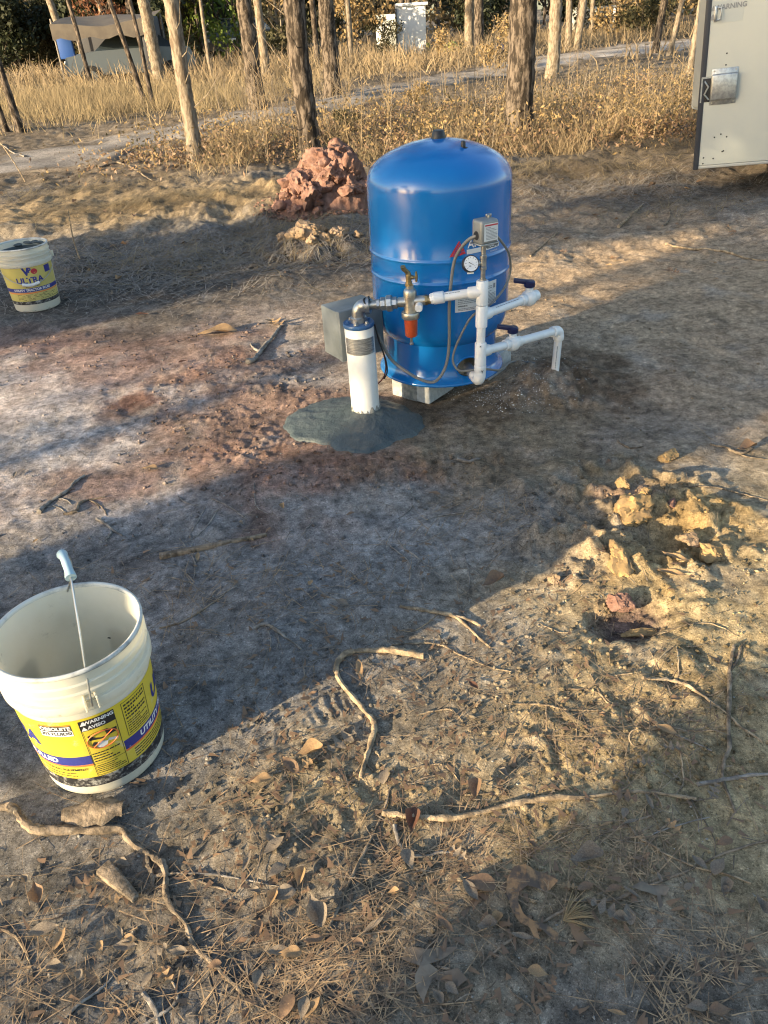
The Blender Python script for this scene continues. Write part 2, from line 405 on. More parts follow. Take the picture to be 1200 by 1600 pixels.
# keep the sheet from folding behind the camera
gx = X.ravel(); gy = Y.ravel()
Z = gz(gx, gy)
nr = len(ys); idx = np.arange(nr*NU).reshape(nr, NU)
Fg = np.stack([idx[:-1, :-1], idx[:-1, 1:], idx[1:, 1:], idx[1:, :-1]], -1).reshape(-1, 4)
GMAT = ground_mat()
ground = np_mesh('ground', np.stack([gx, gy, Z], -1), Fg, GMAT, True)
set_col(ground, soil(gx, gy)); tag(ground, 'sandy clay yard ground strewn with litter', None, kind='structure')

# sandy track behind the brush
ctr = [(-9, 6.5), (-6.5, 8.7), (-4.3, 10.8), (-2.6, 13.6), (-.6, 16.6), (1.8, 20), (5.0, 24.2), (9.5, 28.2), (15, 31.5), (24, 35)]
cp = smooth_path([Vector((a, b, 0)) for a, b in ctr], 14)
V = []; NW = 15
for i, p in enumerate(cp):
    t = (cp[min(i+1, len(cp)-1)]-cp[max(i-1, 0)]).normalized(); nn = Vector((-t.y, t.x, 0)); hw = .75+.45*min(1, i/80)+1.1*min(1, max(0, i-75)/25)+.2*math.sin(i*.7)
    for k in range(NW):
        q = p+nn*hw*(2*k/(NW-1)-1); V.append((q.x, q.y))
V = np.array(V); zr = gz(V[:, 0], V[:, 1]); kk = np.tile(np.linspace(-1, 1, NW), len(cp))
zr = zr*.9+.03*(1-np.abs(kk)**4)-.035*np.exp(-((np.abs(kk)-.5)/.16)**2)+.012-.06*(np.abs(kk) > .97)
ii = np.arange(len(V)).reshape(len(cp), NW)
Fr = np.stack([ii[:-1, :-1], ii[:-1, 1:], ii[1:, 1:], ii[1:, :-1]], -1).reshape(-1, 4)
road = np_mesh('dirt_road', np.column_stack([V, zr]), Fr, GMAT, True)
nn_ = fbm(V[:, 0]*2, V[:, 1]*2, 3, 140); rc = C3(.27, .24, .21)[None]*(1+.5*nn_[:, None]); rc = rc*(1+.45*sstep(2, 5, V[:, 0]))[:, None]; eb = (1-sstep(.45, .95, np.abs(kk)+.5*fbm(V[:, 0]*1.5, V[:, 1]*1.5, 3, 141)))[:, None]; set_col(road, np.clip(rc*eb+soil(V[:, 0], V[:, 1])*(1-eb), .05, .8))
tag(road, 'pale sandy track running behind the dry brush', None, kind='structure')

# ------------------------------------------------------------------ materials of the things
MT = dict(
 blue=mat('tank_blue_paint', (.002, .14, .43), .22, 0, (.003, .155, .47), 3, dirt=((.08, .17, .30), .60, .9), coat=.5, dirt_scale=5),
 black=mat('black_plastic', (.012, .013, .016), .42),
 navy=mat('navy_plastic', (.008, .012, .06), .38),
 sealblue=mat('seal_blue_paint', (.03, .10, .24), .35, 0, (.10, .2, .4), 60, (.55, .75)),
 pvc=mat('white_pvc', (.74, .76, .77), .33, 0, (.66, .67, .66), 12, dirt=((.42, .36, .27), .66, .95), dirt_scale=14),
 casing=mat('casing_pvc', (.76, .76, .73), .38, 0, (.70, .69, .64), 9, dirt=((.45, .40, .30), .60, .85), dirt_scale=22),
 galv=mat('galvanised_steel', (.42, .44, .45), .36, .85, (.30, .31, .32), 40, bump=.1, bscale=90),
 nickel=mat('nickel_body', (.50, .49, .45), .34, .85, (.36, .34, .30), 30, bump=.12, bscale=120),
 brass=mat('dull_brass', (.36, .27, .13), .42, .8, (.22, .17, .09), 35),
 orange=mat('filter_bowl', (.52, .085, .022), .32, 0, (.42, .06, .02), 30, coat=.2),
 foil=mat('foil_label', (.55, .55, .53), .33, .8, (.32, .32, .31), 30, (.4, .6), stretch=(1, 1, 8)),
 greybox=mat('grey_enamel', (.19, .215, .225), .45, .1, (.14, .162, .17), 10, dirt=((.28, .27, .24), .62, .85)),
 switch=mat('switch_cover', (.27, .28, .275), .45, .35, (.22, .23, .225), 20),
 cable=mat('grey_cable', (.16, .165, .16), .5),
 wire_r=mat('red_wire', (.22, .04, .03), .5), wire_k=mat('black_wire', (.01, .01, .01), .5),
 sticker=mat('sticker_white', (.70, .71, .70), .5, 0, (.60, .61, .60), 30), ink=mat('ink_black', (.02, .02, .022), .6), inkgrey=mat('ink_grey', (.22, .23, .24), .6),
 inkred=mat('ink_red', (.42, .03, .045), .5), inkorange=mat('ink_orange', (.72, .17, .05), .55), white=mat('print_white', (.72, .74, .75), .5),
 inkblue=mat('ink_blue', (.01, .05, .2), .5),
 block=mat('concrete_block', (.43, .44, .435), .92, 0, (.33, .34, .335), 60, bump=.5, bscale=160),
 wet=mat('wet_concrete', (.050, .066, .069), .42, 0, (.080, .097, .098), 9, (.3, .7), bump=.5, bscale=45, dirt=((.20, .19, .165), .56, .80), dirt_scale=11),
 mortar=mat('mortar_smear', (.30, .29, .26), .8, 0, (.14, .15, .145), 60, bump=.4, bscale=80),
 pail=mat('pail_plastic', (.84, .82, .72), .42, 0, (.79, .77, .66), 7, dirt=((.20, .18, .15), .57, .80), dirt_scale=16, trans=.42),
 pailrim=mat('pail_rim_grime', (.60, .60, .56), .5, 0, (.25, .27, .27), 22, (.45, .7)),
 yellow=mat('label_yellow', (.66, .52, .04), .45, 0, (.60, .48, .06), 6, dirt=((.66, .62, .46), .57, .76), dirt_scale=17),
 paleyellow=mat('label_faded_yellow', (.55, .47, .13), .5, 0, (.48, .42, .15), 6, dirt=((.60, .57, .46), .58, .78), dirt_scale=12),
 navyprint=mat('label_navy', (.025, .03, .20), .45, 0, (.035, .045, .24), 12, dirt=((.45, .45, .5), .60, .80), dirt_scale=38),
 blackprint=mat('label_black', (.015, .016, .02), .5, 0, (.02, .02, .025), 9, dirt=((.36, .36, .34), .47, .66), dirt_scale=55),
 wirebright=mat('bail_wire', (.5, .5, .48), .3, .9), gripblue=mat('grip_plastic', (.36, .50, .56), .4),
 redclay=mat('red_clay', (.16, .085, .064), .95, 0, (.27, .165, .13), 16, (.3, .7), bump=.8, bscale=30, dirt=((.16, .085, .06), .5, .8), spec=.15),
 tanclay=mat('tan_clay', (.24, .17, .105), .95, 0, (.31, .225, .155), 12, bump=.7, bscale=40, dirt=((.17, .13, .09), .5, .8), spec=.15),
 yelclay=mat('yellow_clay', (.36, .24, .11), .95, 0, (.24, .165, .09), 26, bump=.7, bscale=60, spec=.15),
 wood=mat('weathered_root', (.30, .235, .17), .9, 0, (.10, .08, .06), 34, (.35, .62), bump=.9, bscale=110, spec=.15, dirt=((.33, .29, .235), .52, .75), dirt_scale=30),
 greywood=mat('grey_branch', (.31, .28, .245), .9, 0, (.14, .125, .11), 40, bump=.6, bscale=70, spec=.2),
 tanwood=mat('peeled_stick', (.43, .33, .215), .85, 0, (.17, .13, .09), 36, (.36, .62), bump=.9, bscale=110, spec=.15, dirt=((.11, .09, .07), .55, .75), dirt_scale=30),
 bark=mat('pine_bark', (.155, .125, .10), .95, 0, (.03, .024, .019), 20, (.38, .58), bump=1.0, bscale=34, stretch=(1, 1, .3), spec=.15, dirt=((.30, .27, .22), .6, .85)),
 barklight=mat('pale_bark', (.255, .215, .165), .95, 0, (.13, .10, .072), 22, (.40, .62), bump=.9, bscale=36, stretch=(1, 1, .35), spec=.15),
 straw=mat('dry_grass', (.345, .27, .155), .8, 0, (.20, .155, .095), 1.6, spec=.25, trans=.25),
 strawgrey=mat('dry_brush', (.33, .25, .15), .85, 0, (.22, .17, .11), 1.2, spec=.2, trans=.2),
 needle=mat('pine_straw', (.42, .29, .165), .75, 0, (.17, .12, .08), 45, (.38, .6), spec=.3),
 leafbrown=mat('dead_leaf_brown', (.23, .145, .085), .6, 0, (.16, .105, .07), 14, spec=.35, trans=.12),
 leaftan=mat('dead_leaf_tan', (.36, .235, .12), .6, 0, (.27, .175, .095), 18, spec=.35, trans=.12),
 leafmottle=mat('dead_leaf_mottled', (.34, .205, .105), .65, 0, (.105, .080, .062), 34, (.42, .58), spec=.25, trans=.1),
 leafgrey=mat('dead_leaf_grey', (.25, .205, .155), .75, 0, (.15, .122, .096), 25, spec=.15, trans=.1),
 leafred=mat('dead_leaf_rust', (.13, .062, .038), .7, 0, (.09, .045, .03), 25, spec=.35, trans=.12),
 green=mat('bright_green_leaf', (.13, .17, .025), .55, 0, (.07, .11, .02), 3, spec=.3, trans=.35),
 dkgreen=mat('dark_green_leaf', (.022, .030, .013), .6, 0, (.04, .046, .022), 2, spec=.3, trans=.2),
 olive=mat('olive_leaf', (.055, .056, .026), .65, 0, (.10, .082, .04), 1.5, spec=.25, trans=.25),
 rust=mat('rust_leaf', (.13, .055, .03), .7, 0, (.19, .09, .045), 2, spec=.2, trans=.25),
 tanleaf=mat('tan_leaf', (.33, .23, .11), .7, 0, (.22, .16, .08), 2, spec=.2, trans=.25),
 rvwhite=mat('camper_white', (.47, .49, .45), .45, 0, (.42, .445, .43), 1.6, (.3, .7), dirt=((.42, .42, .38), .66, .9), dirt_scale=5),
 rvgrey=mat('camper_side', (.36, .37, .35), .4, .1), trim=mat('dark_trim', (.03, .034, .045), .5), rubber=mat('rubber', (.02, .02, .02), .8),
 tarp=mat('tan_tarp', (.085, .072, .058), .8, 0, (.06, .05, .042), 3), bluetarp=mat('blue_tarp', (.02, .08, .30), .6), darktarp=mat('dark_tarp', (.02, .022, .03), .7),
 silver=mat('car_silver', (.16, .18, .19), .35, .5), glass=mat('car_glass', (.03, .04, .045), .08, 0), lamp=mat('headlamp', (.7, .7, .7), .15),
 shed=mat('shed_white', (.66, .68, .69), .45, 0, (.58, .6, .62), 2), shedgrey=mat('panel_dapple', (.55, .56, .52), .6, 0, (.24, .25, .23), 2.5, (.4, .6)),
 tentyel=mat('yellow_fabric', (.62, .52, .05), .6), tentgreen=mat('lime_fabric', (.38, .42, .10), .6), darkgrey=mat('dark_grey_sheet', (.06, .065, .075), .6),
 clayc=mat('clay_crumb', (.165, .095, .068), .95, 0, (.23, .15, .115), 9, (.3, .7), spec=.1, dirt=((.11, .07, .055), .45, .7), dirt_scale=3),
 soilc=mat('soil_crumb', (.19, .16, .12), .95, 0, (.12, .105, .09), 4, (.35, .65), spec=.1),
 chips=mat('pvc_shavings', (.75, .75, .73), .5),
)
def Q(px, py, y):
    """point on the photograph's ray at world depth y"""
    d = fwd + rt*((px-600)/F_PX) + dn*((py-800)/F_PX); s = y/d.y
    return Vector((s*d.x, y, CAM_H+s*d.z))

# ------------------------------------------------------------------ pressure tank
TX, TY, TR = .2905, 3.1707, .2797
tank = thing('pressure_tank', 'large glossy blue steel well pressure tank standing on concrete blocks', 'tank', (TX, TY, .10))
def tank_map(u, v, off):
    a = u/TR; return Vector((TX+(TR+off)*math.sin(a), TY-(TR+off)*math.cos(a), v))
bead = lambda z: [(TR, z-.010), (TR+.0015, z-.006), (TR+.004, z-.002), (TR+.004, z+.002), (TR+.0015, z+.006), (TR, z+.010)]
prof = [(.225, .255), (.232, .262), (.243, .272), (.256, .288), (.267, .308), (.2745, .335), (.2785, .365), (TR, .395)]+bead(.525)+bead(.608)+\
       [(TR, .70), (TR, .80), (TR, .848), (.2790, .858), (.2772, .869), (.2735, .881), (.2675, .893), (.2590, .905), (.2470, .918), (.2310, .931), (.2100, .944), (.1830, .957), (.1480, .970), (.1080, .982), (.0620, .991), (.025, .996), (0, .997)]
obj('shell', lathe(prof, 96, (TX, TY, 0)), MT['blue'], tank, smooth=60)
sp = [(.262, .100), (.2655, .101), (.2668, .105), (.2655, .110), (.259, .115), (.250, .122), (.2435, .132), (.2395, .146), (.2365, .160), (.2348, .175), (.2335, .19), (.2325, .205), (.232, .22), (.2315, .24), (.2312, .263)]
NS = 240; V = []; Fc = []
spi = []
for i in range(len(sp)-1):
    for k in range(2): spi.append(((sp[i][0]*(2-k)+sp[i+1][0]*k)/2, (sp[i][1]*(2-k)+sp[i+1][1]*k)/2))
spi.append(sp[-1])
for r, z in spi:
    for k in range(NS):
        a = 2*math.pi*k/NS; V.append((TX+r*math.sin(a), TY-r*math.cos(a), z))
HA, HZ, HW, HH = R_(22.5), .166, .052, .040
for j in range(len(spi)-1):
    for k in range(NS):
        a = 2*math.pi*(k+.5)/NS; a = a-2*math.pi if a > math.pi else a
        z = (spi[j][1]+spi[j+1][1])/2
        if ((a-HA)*.236/HW)**2+((z-HZ)/HH)**2 < 1: continue
        Fc.append((j*NS+k, j*NS+(k+1) % NS, (j+1)*NS+(k+1) % NS, (j+1)*NS+k))
sk = obj('base_skirt', (V, Fc), MT['blue'], tank, smooth=50)
rim = []
for k in range(41):
    t = 2*math.pi*k/40; z = HZ+HH*math.sin(t); a = HA+HW*math.cos(t)/.236
    r = np.interp(z, [q[1] for q in spi], [q[0] for q in spi])
    rim.append((TX+r*math.sin(a), TY-r*math.cos(a), z))
obj('opening_rim', tube(rim, .0042, 8, False), MT['blue'], sk)
obj('top_cap', lathe([(0, .988), (.0285, .990), (.0290, .995), (.0215, 1.019), (.0195, 1.022), (0, 1.023)], 28, (TX, TY, 0)), MT['black'], tank)
va = obj('air_valve', lathe([(0, 0), (.0165, .0), (.0165, .006), (.009, .007), (.0085, .024), (.0065, .028), (0, .029)], 18, (.371, 3.066, .966)), MT['black'], tank)
# markings
def poly(f, pts, off=.0015):
    return [f(a, b, off) for a, b in pts], [tuple(range(len(pts)))]
A0 = TR*R_(1.9)
lg = join(poly(tank_map, [(A0, .628), (A0+.011, .628), (A0+.041, .680), (A0+.036, .683)]),
          poly(tank_map, [(A0+.013, .628), (A0+.022, .628), (A0+.044, .668), (A0+.042, .676)]),
          poly(tank_map, [(A0+.025, .629), (A0+.034, .630), (A0+.047, .655), (A0+.0455, .663)]),
          poly(tank_map, [(A0+.037, .630), (A0+.062, .636), (A0+.059, .644), (A0+.043, .641)]),
          poly(tank_map, [(A0+.044, .643), (A0+.058, .646), (A0+.049, .664)]))
obj('logo_mark', lg, MT['inkred'], tank, smooth=False)
V2, F2 = text2d('AMTROL', .041, .012, 0, .92)
V2 = [(x, y+.020*x) for x, y in V2]
obj('brand_lettering', mapped(V2, F2, tank_map, TR*R_(31.5), .668, .0025), MT['white'], tank, smooth=False)
band = obj('brand_band', (lambda g: g)(patch(tank_map, TR*R_(15.5), TR*R_(47.5), .6315, .6485, 16, 2, .0015, .636, .653)), MT['white'], tank, smooth=False)
V2, F2 = text2d('PRO-LINE', .0165, .02)
obj('band_lettering', mapped([(x, y+.03*x) for x, y in V2], F2, tank_map, TR*R_(39), .6435, .0028), MT['ink'], band, smooth=False)
V2, F2 = text2d('WATER SYSTEM', .0055, .01)
obj('small_lettering', mapped(V2, F2, tank_map, TR*R_(41), .626, .0025), MT['white'], tank, smooth=False)
def lines(f, u0, u1, v0, v1, n, seed, h=.45, off=.002, gap=.2):
    rr = random.Random(seed); gs = []; dv = (v1-v0)/n
    for i in range(n):
        x = u0; v = v1-(i+.5)*dv; xe = u0+(u1-u0)*(1 if rr.random() > .3 else rr.uniform(.4, .9))
        while x < xe-.002:
            wd = min(rr.uniform(.05, .16)*(u1-u0), xe-x); gs.append(patch(f, x, x+wd, v-dv*h/2, v+dv*h/2, 1, 1, off)); x += wd+gap*dv
    return join(*gs)
s1 = obj('information_sticker', patch(tank_map, TR*R_(28), TR*R_(45.5), .420, .512, 8, 2, .001), MT['sticker'], tank, smooth=False)
obj('sticker_print', join(lines(tank_map, TR*R_(30), TR*R_(44.5), .428, .478, 9, 3), patch(tank_map, TR*R_(41.5), TR*R_(44), .483, .500, 2, 1, .002), lines(tank_map, TR*R_(31), TR*R_(40), .483, .505, 3, 4)), MT['inkgrey'], s1, smooth=False)
s2 = obj('information_sticker', patch(tank_map, TR*R_(6.3), TR*R_(27), .416, .482, 8, 2, .001), MT['sticker'], tank, smooth=False)
obj('sticker_print', join(lines(tank_map, TR*R_(8.5), TR*R_(26), .445, .478, 5, 5), lines(tank_map, TR*R_(8.5), TR*R_(26), .420, .431, 2, 6)), MT['inkgrey'], s2, smooth=False)
V2, F2 = text2d('WARNING', .008, .03); obj('sticker_print', mapped(V2, F2, tank_map, TR*R_(12.5), .438, .002), MT['ink'], s2, smooth=False)

for c, lab in (((.205, 3.103), 'pale grey concrete half block under the front edge of the blue tank'), ((.49, 3.31), 'grey concrete half block under the right rear edge of the blue tank')):
    b = thing('concrete_block', lab, 'block', (c[0], c[1], 0), 'blocks under the tank')
    rz = R_(-39)
    def lp(x, y, z): return Vector((c[0]+x*math.cos(rz)-y*math.sin(rz), c[1]+x*math.sin(rz)+y*math.cos(rz), z))
    obj('block_body', box((c[0], c[1], .0485), (.196, .196, .099), rz, .007, 3), MT['block'], b)
    for sy in (-1, 1): obj('end_groove', box(lp(0, sy*.0975, .049), (.07, .004, .098), rz, .001), MT['mortar'], b)

# ------------------------------------------------------------------ well casing
CX, CY = -.052, 2.883
well = thing('well_casing', 'white plastic well casing with blue cap rising from wet concrete', 'well casing', (CX, CY, 0))
tilt = Vector((-.012, .0, 1))
obj('casing_pipe', lathe([(0, -.05), (.0572, -.05), (.0572, .388), (.0560, .391), (0, .391)], 48, (CX+.004, CY, 0), tilt), MT['casing'], well)
def cas_map(u, v, off):
    a = u/.0572; return Vector((CX+.004-.012*v+(.0572+off)*math.sin(a), CY-(.0572+off)*math.cos(a), v))
fl = obj('foil_label', patch(cas_map, -.068, .066, .292, .357, 28, 1, .0009), MT['foil'], well)
obj('label_print', lines(cas_map, -.055, .055, .298, .353, 9, 9, .28, .0015), MT['inkgrey'], fl, smooth=False)
ctop = Vector((CX-.001, CY, .391))
seal = obj('well_seal', lathe([(0, 0), (.0585, 0), (.0605, .003), (.0605, .013), (.0585, .016), (0, .016)], 48, ctop, tilt), MT['sealblue'], well)
for k in range(6):
    a = k*math.pi/3+.3; q = ctop+Vector((.043*math.cos(a), .043*math.sin(a), .0165))
    obj('bolt', join(lathe([(0, 0), (.010, 0), (.010, .0025), (0, .0025)], 14, q), lathe([(0, .002), (.0068, .002), (.0068, .009), (.005, .0105), (0, .0105)], 6, q)), MT['galv'] if k % 3 else MT['sealblue'], seal, smooth=False)
smv = []
rnd = np.linspace(0, 2*np.pi, 60, endpoint=False)
V = []; Fc = []
for j, (rr_, zz) in enumerate(((.0605, 0), (.0620, .012), (.0595, .024), (.0565, .030))):
    for k, a in enumerate(rnd):
        n_ = float(pn(np.array([math.cos(a)*4]), np.array([math.sin(a)*4+j*.3]), 91)[0])
        V.append((CX+.004+(rr_+.003*n_)*math.sin(a), CY-(rr_+.003*n_)*math.cos(a), .022+zz*(1+.9*n_)))
for j in range(3):
    for k in range(60): Fc.append((j*60+k, j*60+(k+1) % 60, (j+1)*60+(k+1) % 60, (j+1)*60+k))
obj('mortar_ring', (V, Fc), MT['mortar'], well)

# outlet elbow, union and nipples (steel), in a line towards the manifold
E0 = Vector((-.041, 2.878, .470)); F0 = Vector((.147, 2.843, .487)); G0 = Vector((.232, 2.829, .497)); T1 = Vector((.411, 2.80, .522))
ld = (F0-E0).normalized()
el = [Vector((CX, CY, .405)), Vector((CX, CY, .432)), Vector((CX+.003, CY-.001, .452)), Vector((CX+.014, CY-.002, .466)), E0+ld*.012, E0+ld*.030]
obj('elbow', join(tube(smooth_path(el, 5), .0255, 20), cyl((CX, CY, .404), (CX, CY, .428), .0310), cyl(E0+ld*.020, E0+ld*.038, .0315)), MT['galv'], well)
wn = obj('outlet_nipple', join(cyl(E0+ld*.03, E0+ld*.085, .0170)), MT['nickel'], well)
un_ = obj('pipe_union', join(rod(E0+ld*.066, E0+ld*.076, [(0, .021), (.010, .021)], 6), rod(E0+ld*.080, E0+ld*.100, [(0, .0235), (.003, .0255), (.017, .0255), (.020, .0235)], 8), rod(E0+ld*.102, E0+ld*.124, [(0, .029), (.003, .032), (.019, .032), (.022, .029)], 8), rod(E0+ld*.124, E0+ld*.142, [(0, .023), (.018, .023)], 8)), MT['galv'], well, smooth=30)
obj('outlet_nipple', cyl(E0+ld*.14, E0+ld*.168, .017), MT['galv'], well)
ws = [E0+Vector((.03, -.02, .022)), E0+Vector((.034, -.01, .036)), E0+Vector((.030, .004, .030)), E0+Vector((.014, -.022, .030)), E0+Vector((.024, -.03, .012)), E0+Vector((.036, -.018, .03))]
obj('wire_nut_bundle', tube(smooth_path(ws, 5), .0035, 6), MT['wire_k'], well)

# ------------------------------------------------------------------ sediment filter with spigot
fz = F0.z
flt = thing('sediment_filter', 'metal inline sediment filter with orange bowl left of white pipe', 'filter', (F0.x, F0.y, .315))
fx, fy = F0.x, F0.y
obj('filter_body', join(lathe([(0, .432), (.026, .432), (.026, .450), (.0235, .462), (.0245, .50), (.0245, .525), (.021, .533), (.015, .537), (.015, .548), (0, .548)], 28, (fx, fy, 0)), cyl(F0-ld*.045, F0+ld*.058, .0185)), MT['nickel'], flt)
obj('bowl_collar', lathe([(0, .424), (.0325, .424), (.0345, .428), (.0345, .444), (.0325, .448), (0, .448)], 30, (fx, fy, 0)), MT['nickel'], flt)
obj('filter_bowl', lathe([(0, .352), (.020, .352), (.0235, .357), (.0262, .424), (0, .426)], 28, (fx, fy, 0)), MT['orange'], flt)
obj('drain_cock', lathe([(0, .318), (.0075, .318), (.0080, .324), (.0045, .328), (.0050, .344), (.007, .352), (0, .352)], 14, (fx, fy, 0)), MT['nickel'], flt)
obj('port_cap', cyl((fx+.032, fy-.020, fz-.012), (fx+.028, fy-.048, fz-.014), .0145), MT['pvc'], flt)
obj('coupling', join(rod(F0+ld*.05, F0+ld*.066, [(0, .0195), (.016, .0195)], 6), cyl(F0+ld*.06, F0+ld*.085, .0165)), MT['brass'], flt, smooth=30)
spg = [Vector((fx-.003, fy, .545)), Vector((fx-.003, fy, .572)), Vector((fx-.004, fy, .590)), Vector((fx-.012, fy-.004, .602)), Vector((fx-.020, fy-.012, .612)), Vector((fx-.024, fy-.016, .622))]
fa = obj('spigot', join(tube(smooth_path(spg, 5), [.0125, .0105, .0115, .009, .008, .0095, .0095], 14), cyl((fx-.003, fy, .577), (fx+.016, fy-.003, .577), .0075), cyl((fx-.003, fy, .545), (fx-.003, fy, .556), .0155, 6)), MT['brass'], flt)
obj('spigot_handle', join(cyl((fx+.014, fy-.003, .577), (fx+.026, fy-.004, .577), .0045), tube([(fx+.025, fy-.004, .560), (fx+.026, fy-.004, .578), (fx+.025, fy-.004, .598)], [.0035, .005, .0035], 8)), MT['brass'], fa)

# ------------------------------------------------------------------ white PVC manifold
man = thing('pvc_manifold', 'white plastic pipe manifold with tees and two valves before blue tank', 'pipes', (.41, 2.80, .14))
RP, RH = .0168, .0222
bd = Vector((.371, .300, -.045)).normalized(); bd1 = Vector((.371, .300, 0)).normalized()
T2 = Vector((.4095, 2.80, .431)); T3 = Vector((.4085, 2.80, .287))
td = (G0-T1).normalized()
def hub(a, b, r=RH):
    L = (Vector(b)-Vector(a)).length
    return rod(a, b, [(0, r-.0025), (.002, r), (L-.003, r), (L, r-.002)], 28)
obj('tee', join(hub((.411, 2.80, .472), (.411, 2.80, .562)), hub(T1, T1+td*.052)), MT['pvc'], man)
obj('tee', join(hub((.4098, 2.80, .386), (.4105, 2.80, .4705)), hub(T2, T2+bd1*.046)), MT['pvc'], man)
obj('tee', join(hub((.4085, 2.80, .236), (.4088, 2.80, .325)), hub(T3, T3+bd*.048)), MT['pvc'], man)
obj('pipe', cyl((.4085, 2.80, .32), (.4095, 2.80, .39), RP), MT['pvc'], man)
obj('pipe', cyl(T1+td*.045, G0+(T1-G0).normalized()*.02, RP), MT['pvc'], man)
obj('adapter', join(hub(G0-td*0, G0-td*.042, .0225), rod(G0+td*.012, G0-td*.001, [(0, .0175), (.006, .021), (.013, .021)], 8)), MT['pvc'], man)
be = [Vector((.4085, 2.80, .236)), Vector((.4085, 2.80, .20)), Vector((.4070, 2.806, .176)), Vector((.4030, 2.822, .164)), Vector((.399, 2.845, .162)), Vector((.394, 2.872, .163))]
obj('bottom_elbow', join(tube(smooth_path(be, 6), .0222, 24), hub((.4085, 2.80, .234), (.4085, 2.80, .205), .0232)), MT['pvc'], man)
obj('tank_connection', join(cyl(be[-1]-Vector((0, .004, 0)), (.380, 2.96, .165), .0185), rod(be[-1], be[-1]+Vector((-.004, .022, 0)), [(0, .0232), (.022, .0232)], 8)), MT['galv'], man)
V1 = Q(829, 461, 2.965); V1 = T2+bd1*((V1-T2).dot(bd1))
def ball_valve(c, d, end):
    v = obj('ball_valve', join(hub(c-d*.048, c-d*.018, .0215), rod(c-d*.026, c+d*.026, [(0, .020), (.006, .0265), (.014, .0305), (.026, .0325), (.038, .0305), (.046, .0265), (.052, .020)], 28), hub(c+d*.018, c+d*.048, .0215), cyl(c+Vector((0, 0, .02)), c+Vector((0, 0, .041)), .0155)), MT['pvc'], man)
    up = Vector((0, 0, 1)); q = c+up*.044
    hd = Vector((-.80, .10, .12)).normalized()
    h1 = lathe([(0, 0), (.0205, 0), (.0215, .003), (.0215, .019), (.017, .024), (0, .024)], 20, q)
    mid = q+up*.017+hd*.030; yaw = math.atan2(hd.y, hd.x)
    bar = box(mid, (.066, .020, .017), 0, .004, 2, Matrix.Rotation(yaw, 4, 'Z') @ Matrix.Rotation(math.asin(hd.z)*-1, 4, 'Y'))
    hh = obj('valve_handle', join(h1, bar), MT['navy'], v)
    return v
obj('pipe', cyl(T2+bd1*.04, V1-bd1*.04, RP), MT['pvc'], man)
ball_valve(V1, bd1, True)
V2_ = T3+bd*.186; EL = T3+bd*.478
obj('pipe', cyl(T3+bd*.042, V2_-bd*.04, RP), MT['pvc'], man)
ball_valve(V2_, bd, False)
obj('pipe', cyl(V2_+bd*.04, EL-bd*.03, RP), MT['pvc'], man)
ee = [EL-bd*.036, EL-bd*.014, EL-bd*.004+Vector((0, 0, -.003)), EL+Vector((.003, .002, -.012)), EL+Vector((.004, .003, -.036))]
obj('elbow', join(tube(smooth_path(ee, 6), .0215, 24), hub(EL-bd*.040, EL-bd*.018, .0228), hub(EL+Vector((.004, .003, -.018)), EL+Vector((.004, .003, -.042)), .0228)), MT['pvc'], man)
obj('drop_pipe', cyl(EL+Vector((.004, .003, -.03)), EL+Vector((-.002, .004, -.26)), RP), MT['pvc'], man)
# pen marks and pipe print
def pipe_print(a, b, seed, side):
    a = Vector(a); b = Vector(b); d = (b-a).normalized(); n_ = side-d*side.dot(d); n_.normalize(); t_ = d.cross(n_)
    def f(u, v, off): q = v/RP; return a+d*u+n_*((RP+off)*math.cos(q))+t_*((RP+off)*math.sin(q))
    return lines(f, .02, (b-a).length-.02, -.0016, .0016, 1, seed, .9, .0006, .6)
obj('pipe_print', join(pipe_print(T1+td*.06, G0, 21, Vector((0, -.6, .8))), pipe_print(T2+bd1*.05, V1-bd1*.05, 22, Vector((.2, -.5, .8))), pipe_print(EL+Vector((.004, .003, -.045)), EL+Vector((.0, .004, -.19)), 23, Vector((-.3, -1, 0)))), MT['inkgrey'], man, smooth=False)
def ris(u, v, off): a = u/RH; return Vector((.409+(RH+off)*math.sin(a), 2.80-(RH+off)*math.cos(a), v))
V2, F2 = text2d('x', .012, .03); V3, F3 = text2d('Y', .016, .03)
obj('pen_mark', join(mapped(V2, F2, ris, -.004, .318, .001), mapped(V3, F3, ris, .004, .214, .0016)), MT['ink'], man, smooth=False)

# ------------------------------------------------------------------ pressure switch and gauge
sw = thing('pressure_switch', 'small grey pressure switch box with printed label above the riser pipe', 'switch', (.413, 2.80, .70))
yaw = R_(27); sc = Vector((.417, 2.798, .738))
Rz = Matrix.Rotation(yaw, 3, 'Z')
def sl_(x, y, z): return sc+Rz @ Vector((x, y, z))
obj('cover', box(sc, (.074, .062, .082), yaw, .010, 3), MT['switch'], sw)
obj('base_plate', box(sc-Vector((0, 0, .0415)), (.080, .066, .006), yaw, .002), MT['galv'], sw)
lab = obj('rating_label', ([sl_(-.026, -.0316, -.030), sl_(.033, -.0316, -.030), sl_(.033, -.0316, .029), sl_(-.026, -.0316, .029)], [(0, 1, 2, 3)]), MT['sticker'], sw, smooth=False)
def swm(u, v, off): return sl_(u, -.0316-off, v)
obj('label_print', lines(swm, -.018, .030, -.026, .018, 9, 31, .4, .0008), MT['inkgrey'], lab, smooth=False)
obj('label_heading', patch(swm, -.023, .031, .021, .026, 1, 1, .0008), MT['inkred'], lab, smooth=False)
obj('cover_nut', join(cyl(sl_(.012, -.004, .04), sl_(.012, -.004, .053), .005), box(sl_(.022, .012, .046), (.022, .010, .012), yaw, .003)), MT['galv'], sw)
